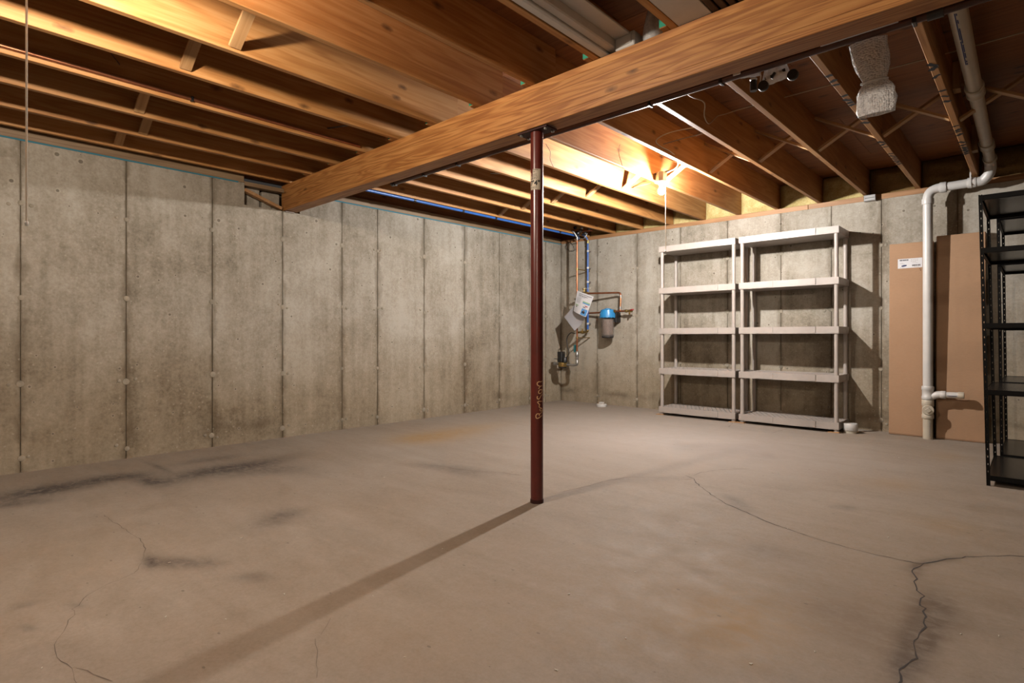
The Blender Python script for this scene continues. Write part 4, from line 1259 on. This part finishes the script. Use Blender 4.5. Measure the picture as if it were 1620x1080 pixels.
reg = thing('circulation_pump', 'small black and brass pump on a pipe low in the corner', 'pump', (-5.125, 6.60, 0.588))
MB().tube([(0.125, 0.032, -0.01), (0.03, 0.0, 0)], 0.014, 12).build('outlet', 'zinc', reg, 40)
MB().lathe([(0.030, -0.040), (0.062, -0.036), (0.070, -0.01), (0.068, 0.02), (0.055, 0.032)], n=20).build('housing', 'brass', reg, 40)
MB().lathe([(0.058, -0.055), (0.060, -0.04), (0.03, -0.038)], n=20).build('bottom_cap', 'black', reg, 40)
MB().box(-0.065, 0.020, -0.05, 0.04, 0.032, 0.185, 0.008).build('motor', 'black', reg)
MB().lathe([(0.034, 0.030), (0.036, 0.09), (0.030, 0.10)], (0.045, -0.005, 0), n=14).build('terminal', 'black', reg, 40)
MB().tube([(-0.05, -0.01, 0.002)] + bend((-0.05, -0.01, 0.002), (-0.165, -0.018, 0.002), (-0.165, 0.3, 0.002), 0.03) + [(-0.165, 0.372, 0.002)], 0.0165, 12).build('inlet', 'zinc', reg, 40)
MB().lathe([(0.020, -0.15), (0.026, -0.145), (0.026, -0.12), (0.018, -0.115)], (0, -0.018, 0.002), axis=0, n=8).build('union', 'zinc', reg, 40)
MB().tube([(-0.08, 0.0, 0.075), (-0.15, -0.01, 0.078)], 0.007, 8).build('lever', 'zinc', reg, 40)
MB().tube(smooth_line([(0.05, 0.0, 0.095), (0.085, 0.01, 0.12), (0.10, 0.02, 0.19), (0.065, 0.03, 0.27), (0.04, 0.05, 0.36), (0.06, 0.05, 0.42), (0.12, 0.05, 0.465), (0.19, 0.055, 0.45)], 5), 0.0065, 8).build('power_cord', 'black', reg, 50)

bl = thing('blue_riser', 'vertical blue plastic water pipe on the back wall beside the copper riser', 'pipe', (-4.888, WY, 0))
MB().tube([(0, 0, 1.665), (0, 0, 2.395)], 0.0145, 12).build('pipe_run', 'pex', bl, 40)
MB().tube([(0, 0, 1.10), (0, 0, 1.585)], 0.0145, 12).build('pipe_run', 'pex', bl, 40)
MB().lathe([(0.018, 2.385), (0.019, 2.39), (0.019, 2.43), (0.014, 2.435)], n=12).build('fitting', 'brass', bl, 40)
MB().tube(smooth_line([(0, 0, 2.43), (-0.02, -0.03, 2.49), (-0.06, -0.06, 2.52)], 4), 0.012, 10).build('tail', 'pex', bl, 40)
for z in (2.27, 2.02, 1.81, 1.19):
    MB().lathe([(0.0185, z - 0.013), (0.0185, z + 0.013)], n=12).build('clip', 'porcelain', bl, 40)
    MB().box(-0.012, 0.012, 0.0, 0.068, z - 0.010, z + 0.010).build('clip_bracket', 'cablegrey', bl)
MB().tube(bend((0, 0, 1.12), (0, 0, 1.068), (-0.008, -0.12, 1.06), 0.03, 5) + [(-0.016, -0.226, 1.058)], 0.0165, 12).build('elbow', 'brass', bl, 40)
MB().lathe([(0.022, -0.15), (0.025, -0.145), (0.025, -0.10), (0.02, -0.095)], (-0.009, 0, 1.062), axis=1, n=8).build('valve', 'brass', bl, 40)
MB().lathe([(0.008, 1.07), (0.008, 1.10), (0.018, 1.103), (0.018, 1.112)], (-0.009, -0.12, 0), n=10).build('valve_handle', 'brass', bl, 40)

fl = thing('water_filter', 'water filter with blue cap, clear cup and copper pipework on the back wall', 'water filter', (-4.492, 6.835, 0))
FX = -4.492
MB().lathe([(0.095, 1.262), (0.113, 1.268), (0.115, 1.30), (0.108, 1.335), (0.10, 1.375), (0.085, 1.385)], n=32).build('cap', 'filterblue', fl, 40)
capr = MB()
for k in range(12):
    a = 2 * PI * k / 12
    capr.bar((0.113 * math.cos(a), 0.113 * math.sin(a), 1.262), (0.106 * math.cos(a), 0.106 * math.sin(a), 1.338), 0.012, 0.010, (math.cos(a), math.sin(a), 0))
capr.build('cap_rib', 'filterblue', fl)
MB().lathe([(0.045, 1.385), (0.048, 1.39), (0.045, 1.398)], n=20).build('vent', 'filterblue', fl, 40)
MB().lathe([(0.070, 0.985), (0.084, 0.995), (0.088, 1.02), (0.095, 1.24), (0.095, 1.25)], n=32, caps=False).build('cup', 'clearcup', fl, 40)
MB().lathe([(0.055, 0.975), (0.082, 0.980), (0.086, 1.015), (0.080, 1.018)], n=32).build('cup_base', 'black', fl, 40)
MB().lathe([(0.072, 1.02), (0.076, 1.025), (0.078, 1.235), (0.07, 1.24)], n=28).build('core', 'core', fl, 40)
MB().box(0.06, 0.125, 0.02, 0.145, 1.20, 1.335, 0.004).box(-0.1, 0.1, 0.09, 0.145, 1.28, 1.36, 0.004).build('bracket', 'black', fl)
dy = WY - 6.835
MB().tube([(-4.868 - FX, dy, 1.345), (-0.10, 0.01, 1.345)], 0.0135, 12).build('inlet_pipe', 'copper', fl, 40)
MB().lathe([(0.018, -0.128), (0.024, -0.125), (0.024, -0.10)], (0, 0.008, 1.345), axis=0, n=8).build('nut', 'brass', fl, 40)
MB().lathe([(0.024, 0.095), (0.024, 0.122), (0.018, 0.125)], (0, 0.008, 1.355), axis=0, n=8).build('nut', 'brass', fl, 40)
MB().tube([(0.10, 0.01, 1.355), (0.37, 0.01, 1.355)], 0.0135, 12).build('outlet_pipe', 'copper', fl, 40)
top = [(-4.89 - FX, 6.66 - 6.835, 1.622)] + bend((-0.2, -0.06, 1.622), (0.20, 0.03, 1.618), (0.20, 0.01, 1.40), 0.045, 6) + [(0.20, 0.01, 1.365)]
MB().tube(top, 0.0135, 12).build('bypass_pipe', 'copper', fl, 40)
for z in (1.56, 1.40):
    MB().lathe([(0.0165, -0.02), (0.0165, 0.02)], (0.20, 0.012 + (z - 1.4) * 0.10, z), n=12).build('coupling', 'zinc', fl, 40)
MB().lathe([(0.016, -0.06), (0.024, -0.055), (0.024, -0.02), (0.026, 0.0), (0.024, 0.02), (0.024, 0.055), (0.016, 0.06)], (-4.80 - FX, -0.145, 1.622), axis=0, n=10).build('gate_valve', 'brass', fl, 40)
MB().lathe([(0.012, 1.64), (0.012, 1.68), (0.028, 1.683), (0.028, 1.692)], (-4.80 - FX, -0.145, 0), n=10).build('valve_handle', 'brass', fl, 40)
MB().box(-4.80 - FX, -4.69 - FX, -0.150, -0.140, 1.692, 1.697).build('valve_lever', 'cord', fl)
MB().lathe([(0.018, 0.28), (0.022, 0.285), (0.022, 0.315), (0.018, 0.32), (0.018, 0.355), (0.022, 0.36), (0.022, 0.39)], (0, 0.01, 1.355), axis=0, n=10).build('drain_valve', 'brass', fl, 40)
MB().lathe([(0.010, -0.05), (0.013, -0.045), (0.010, 0.0)], (0.35, 0.01, 1.355), n=10).build('drain_spout', 'brass', fl, 40)
MB().bar((0.375, 0.0, 1.362), (0.425, -0.012, 1.372), 0.03, 0.018, (0, 0, 1), 0.004).build('drain_handle', 'redh', fl)

# junction of valves and wires where the pipes meet the joists
jn = thing('valve_manifold', 'tangle of black and silver fittings at the ceiling corner above the risers', 'pipe fittings', (-4.93, 6.72, 2.49))
MB().tube([(-0.06, -0.08, 0.08), (0.08, 0.0, 0.05), (0.24, 0.02, 0.045)], 0.014, 10).build('pipe', 'copper', jn, 40)
for i, (p, s, mt) in enumerate([((0.02, -0.03, 0.02), 0.032, 'black'), ((0.08, -0.05, 0.05), 0.028, 'darkmetal'), ((0.14, -0.02, 0.0), 0.026, 'black'), ((0.11, -0.06, 0.085), 0.022, 'zinc'), ((0.0, -0.07, 0.10), 0.022, 'black'), ((0.20, 0.0, 0.07), 0.024, 'darkmetal')]):
    MB().lathe([(s * 0.7, -s), (s, -s * 0.6), (s, s * 0.6), (s * 0.6, s)], p, axis=i % 2, n=10).build('fitting', mt, jn, 40)
MB().tube(smooth_line([(0.02, -0.02, -0.01), (0.07, -0.06, -0.06), (0.14, -0.05, -0.07), (0.18, -0.02, 0.0)], 5), 0.006, 8).build('hose', 'zinc', jn, 50)
cable('thin dark wires looping from the corner fittings to the left wall', [(-5.0, 6.76, 2.47), (-5.04, 6.85, 2.36), (-5.16, 6.93, 2.31), (-5.28, 6.95, 2.33), (-5.34, 6.955, 2.38), (-5.28, 6.93, 2.43), (-5.10, 6.82, 2.46)], 0.003, 'black')

# booklet hanging on the copper pipe
bk = thing('instruction_booklet', 'white printed instruction booklet hanging open on the copper riser', 'booklet', (-4.825, 6.58, 1.395))


def page(u, v, cor, curl=0.0):
    """Point at (u, v) of a page given by its four corners TL, TR, BR, BL."""
    a, b, c_, d = [Vector(p) for p in cor]
    p = (a * (1 - u) + b * u) * (1 - v) + (d * (1 - u) + c_ * u) * v
    p.y += curl * math.sin(PI * u) * (0.3 + v) + 0.0
    return p


fc = [(0.005, -0.03, 0.262), (0.305, -0.055, 0.160), (0.185, -0.075, -0.125), (-0.055, -0.035, -0.03)]
bc = [(-0.02, -0.02, 0.10), (-0.255, 0.0, -0.11), (-0.045, -0.03, -0.315), (0.16, -0.05, -0.11)]


def sheet(cor, name, mat, curl, nu=12, nv=10, th=0.003):
    m = MB()
    V_ = [[page(i / nu, j / nv, cor, curl) for i in range(nu + 1)] for j in range(nv + 1)]
    fr = [p for row in V_ for p in row]
    W = nu + 1
    fs = [(j * W + i, j * W + i + 1, (j + 1) * W + i + 1, (j + 1) * W + i) for j in range(nv) for i in range(nu)]
    n1 = len(fr)
    m.add(fr + [p + Vector((0, th, 0)) for p in fr], fs + [tuple(reversed([q + n1 for q in f])) for f in fs])
    return m.build(name, mat, bk, 60)


pgf = sheet(fc, 'front_page', 'paper', -0.018)
pgb = sheet(bc, 'back_page', 'silver', 0.035)
pgb['label'] = 'glossy grey folded back page'


def patch(u0, u1, v0, v1, mat, name, n=3):
    m = MB()
    for i in range(n):
        for j in range(n):
            q = [page(u0 + (u1 - u0) * (i + a) / n, v0 + (v1 - v0) * (j + b) / n, fc, -0.018) + Vector((0, -0.0015, 0)) for a, b in ((0, 0), (1, 0), (1, 1), (0, 1))]
            m.add(q, [(0, 1, 2, 3)])
    return m.build(name, mat, pgf)


patch(0.60, 0.97, 0.68, 0.98, 'skyink', 'picture')
patch(0.52, 0.97, 0.36, 0.40, 'greenink', 'stripe')
patch(0.53, 0.97, 0.41, 0.46, 'skyink', 'stripe')
patch(0.72, 0.90, 0.53, 0.57, 'redh', 'title')
patch(0.62, 0.80, 0.60, 0.63, 'navy', 'title')
patch(0.66, 0.86, 0.80, 0.90, 'ink', 'picture_detail')
patch(0.72, 0.80, 0.74, 0.82, 'boardd', 'picture_detail')
patch(0.08, 0.30, 0.62, 0.66, 'greenink', 'small_picture')
patch(0.12, 0.22, 0.69, 0.73, 'ink', 'small_picture')
hd = MB()
for v0, n_, h_ in ((0.07, 14, 0.025), (0.14, 10, 0.03), (0.20, 7, 0.012)):
    u = 0.16
    for _ in range(n_):
        wd = random.uniform(0.025, 0.06)
        if u + wd > 0.96: break
        q = [page(a, b, fc, -0.018) + Vector((0, -0.0016, 0)) for a, b in ((u, v0), (u + wd, v0), (u + wd, v0 + h_), (u, v0 + h_))]
        hd.add(q, [(0, 1, 2, 3)]); u += wd + 0.02
hd.build('heading', 'ink', pgf)
ls = MB()
for v0 in [0.26 + 0.03 * i for i in range(9)]:
    q = [page(a, b, fc, -0.018) + Vector((0, -0.0016, 0)) for a, b in ((0.10, v0), (0.38, v0), (0.38, v0 + 0.008), (0.10, v0 + 0.008))]
    ls.add(q, [(0, 1, 2, 3)])
ls.build('print', 'silver', pgf)

# ================================================================== STORED ABOVE THE BEAM
TZ = JB + 0.001
wf = thing('window_frame', 'long white frame with a flat board stored between joists on the beam', 'frame', (-1.72, 2.6, TZ))
MB().box(0.0, 0.045, -2.6, 0.06, 0.0, 0.075, 0.006).build('outer_rail', 'white', wf)
MB().box(0.045, 0.095, -2.6, 0.06, 0.018, 0.070, 0.006).build('inner_rail', 'white', wf)
MB().box(0.095, 0.185, -2.6, -0.02, 0.062, 0.074, 0.002).build('flat_board', 'white', wf)
MB().box(0.095, 0.212, -0.06, 0.06, 0.0, 0.075, 0.005).build('end_rail', 'white', wf)
MB().box(0.112, 0.195, -0.0635, -0.06, 0.014, 0.060, 0.002).build('end_inset', 'white', wf)
cl = tag(MB().box(near_x[1] + 0.0195, near_x[2] - 0.0195, 0.0, 0.09, JB - 0.037, JB, 0.002).build('timber_cleat', 'strut'), 'timber cross piece carrying the white frame between joists outside the view', 'timber')
wb = thing('white_board', 'plain white flat board lying on the beam beside the dark slats', 'board', (near_x[2] + 0.022, 2.62, TZ))
MB().box(0.0, 0.165, -2.5, 0.04, 0.0, 0.016, 0.002).build('board', 'white', wb)
tag(MB().box(near_x[2] + 0.0195, near_x[3] - 0.0195, 0.30, 0.39, JB - 0.037, JB, 0.002).build('timber_cleat', 'strut'), 'timber cross piece carrying the white board and dark slats outside the view', 'timber')
for i in range(5):
    x = near_x[2] + 0.192 + i * 0.040
    o = MB().box(x, x + 0.030, 0.25, 2.655, TZ, TZ + 0.05 + 0.012 * (i % 2), 0.003).build('dark_slat', 'slat', org=(x, 1.4, TZ))
    tag(o, 'dark brown slat on edge above the beam, ' + ('right against the white board', 'second from the white board', 'middle one of its bundle', 'fourth from the white board', 'farthest from the white board')[i], 'slat', 'bundle of dark slats')
tan = thing('wrapped_knob', 'tan wooden knob wrapped in plastic above the dark slats on the beam', 'knob', (near_x[2] + 0.30, 2.60, TZ + 0.062))
MB().lathe([(0.016, 0.0), (0.020, 0.03), (0.024, 0.04), (0.018, 0.048)], n=16).build('wrapping', 'bubble', tan, 40)
MB().lathe([(0.022, 0.048), (0.030, 0.056), (0.030, 0.082), (0.018, 0.094)], n=16).build('knob', 'cord', tan, 40)

def sack(prof, sx, sy, seed, n=18, amp=0.12):
    """Closed crumpled bag: profile of (radius, height)."""
    m = MB(); vs = []; fs = []
    for i, (r, h) in enumerate(prof):
        for k in range(n):
            a = 2 * PI * k / n
            q = 1 + amp * mnoise.noise(Vector((math.cos(a) * 2.2 + seed, math.sin(a) * 2.2, h * 22)))
            vs.append((r * sx * q * math.cos(a), r * sy * q * math.sin(a), h))
    for i in range(len(prof) - 1):
        for k in range(n):
            k2 = (k + 1) % n
            fs.append((i * n + k, i * n + k2, (i + 1) * n + k2, (i + 1) * n + k))
    fs += [tuple(reversed(range(n))), tuple(range((len(prof) - 1) * n, len(prof) * n))]
    return m.add(vs, fs)


pb = thing('parts_bag', 'clear plastic bag of small hardware standing on the beam beside the white frame', 'plastic bag', (-1.437, 2.60, TZ))
sack([(0.050, 0.0), (0.055, 0.04), (0.050, 0.085), (0.036, 0.14), (0.018, 0.19), (0.020, 0.205)], 0.95, 0.9, 3.1).build('bag', 'film', pb, 60)
sack([(0.030, 0.002), (0.038, 0.03), (0.032, 0.065), (0.010, 0.080)], 1, 0.8, 9.0, 12, 0.4).build('contents', 'cream', pb, 30)
MB().bar((0.0, 0, 0.07), (0.008, 0.0, 0.19), 0.014, 0.012).build('hinge', 'black', pb)

# ================================================================== HANGING FROM THE IRON PIPE
cb = thing('caster_bag', 'clear plastic bag of black caster wheels hanging from the dark iron pipe', 'plastic bag', (-1.035, PY + 0.035, 2.37))


def slab(pts_front, th, mat, name, parent, seed=0.0, nu=12, nv=10, amp=0.008):
    """Crumpled flat pouch between four corners TL, TR, BR, BL (x, z)."""
    m = MB(); W = nu + 1
    sides = []
    for sg in (-1, 1):
        vs = []
        for j in range(nv + 1):
            for i in range(nu + 1):
                u, v = i / nu, j / nv
                (ax, az), (bx_, bz), (cx, cz), (dx, dz) = pts_front
                x = (ax * (1 - u) + bx_ * u) * (1 - v) + (dx * (1 - u) + cx * u) * v
                z = (az * (1 - u) + bz * u) * (1 - v) + (dz * (1 - u) + cz * u) * v
                e = math.sin(PI * u) ** 0.5 * (0.35 + 0.65 * v) * (1 - v ** 6)
                y = sg * th * e + amp * mnoise.noise(Vector((x * 40 + seed, z * 28, sg * 3)))
                vs.append((x, y, z))
        sides.append(vs)
    fs = [(j * W + i, j * W + i + 1, (j + 1) * W + i + 1, (j + 1) * W + i) for j in range(nv) for i in range(nu)]
    n1 = len(sides[0])
    rim = list(range(W)) + [j * W + nu for j in range(1, nv + 1)] + [nv * W + i for i in range(nu - 1, -1, -1)] + [j * W for j in range(nv - 1, 0, -1)]
    fr = [(rim[(i + 1) % len(rim)], rim[i], rim[i] + n1, rim[(i + 1) % len(rim)] + n1) for i in range(len(rim))]
    m.add(sides[0] + sides[1], fs + [tuple(reversed([q + n1 for q in f])) for f in fs] + fr)
    return m.build(name, mat, parent, 70)


slab([(-0.050, 0.150), (0.035, 0.150), (0.080, 0.022), (-0.085, 0.005)], 0.030, 'film', 'bag', cb, 1.0)
wheel = MB().lathe([(0.012, -0.013), (0.026, -0.013), (0.029, -0.008), (0.029, 0.008), (0.026, 0.013), (0.012, 0.013)], axis=1, n=18).mesh('caster_wheel', 'black', 40)
for p in ((-0.068, 0.0, 0.015), (0.082, 0.005, 0.030)):
    put('caster_wheel', wheel, p, cb)
MB().bar((-0.055, -0.01, 0.045), (0.05, -0.01, 0.062), 0.012, 0.016).bar((-0.02, -0.012, 0.035), (0.0, -0.012, 0.06), 0.03, 0.012).build('caster_bracket', 'black', cb)
MB().box(-0.045, 0.005, -0.034, -0.032, 0.085, 0.115).build('paper_tag', 'paper', cb)
c2 = thing('caster_bag', 'smaller crumpled clear bag with one black caster left of the bag of wheels', 'plastic bag', (-1.175, PY + 0.03, 2.39))
slab([(-0.06, 0.095), (0.045, 0.10), (0.055, 0.055), (-0.05, 0.07)], 0.018, 'film', 'bag', c2, 5.0, amp=0.014)
MB().lathe([(0.018, -0.02), (0.018, 0.035), (0.013, 0.04)], (0.02, 0.0, 0.0), n=14).build('caster_stem', 'black', c2, 40)
MB().lathe([(0.016, 0.04), (0.020, 0.044), (0.016, 0.052)], (0.02, 0.0, 0.0), n=14).build('caster_cap', 'porcelain', c2, 40)
MB().tube([(0.05, 0, 0.10), (0.06, 0, 0.05), (0.055, 0.0, 0.0)], 0.004, 6).build('tie', 'porcelain', c2)

bw = thing('bubble_wrap_bundle', 'bundle in bubble wrap hanging from the iron pipe, tied at its middle', 'bundle', (-0.575, PY + 0.055, 2.092))
sack([(0.050, 0.012), (0.074, 0.0), (0.083, 0.03), (0.086, 0.075), (0.078, 0.12), (0.066, 0.15), (0.052, 0.168), (0.050, 0.185), (0.060, 0.21), (0.068, 0.25), (0.074, 0.30), (0.080, 0.36), (0.082, 0.40)], 1.0, 0.36, 4.4, 40, 0.16).map(lambda x, y, z: (x - 0.13 * max(0.0, z - 0.12), y, z * 0.93)).build('wrap', 'bubble', bw, 70)
sack([(0.030, 0.03), (0.050, 0.05), (0.055, 0.10), (0.035, 0.16), (0.040, 0.25), (0.05, 0.38)], 1.0, 0.22, 8.0, 14, 0.1).map(lambda x, y, z: (x - 0.13 * max(0.0, z - 0.12), y, z * 0.93)).build('contents', 'silver', bw, 60)
MB().lathe([(0.055, 0.170), (0.060, 0.173), (0.060, 0.180), (0.055, 0.183)], n=20).map(lambda x, y, z: (x - 0.008, y * 0.42, z * 0.93)).build('band', 'film', bw, 40)
tag(slab([(-0.26, 0.0), (0.02, 0.0), (0.02, -0.028), (-0.26, -0.028)], 0.003, 'film', 'tape_strip', None, 2.2, amp=0.002), 'strip of clear tape along the back edge of the beam by the bubble wrap', 'tape').location = (-0.42, BY1 + 0.012, BZ0 + 0.03)
tag(MB().box(-1.245, -1.205, PY - 0.034, PY - 0.026, 2.462, 2.490).build('paper_tag', 'paper'), 'small white paper tag on the iron pipe left of the plastic bags', 'tag')
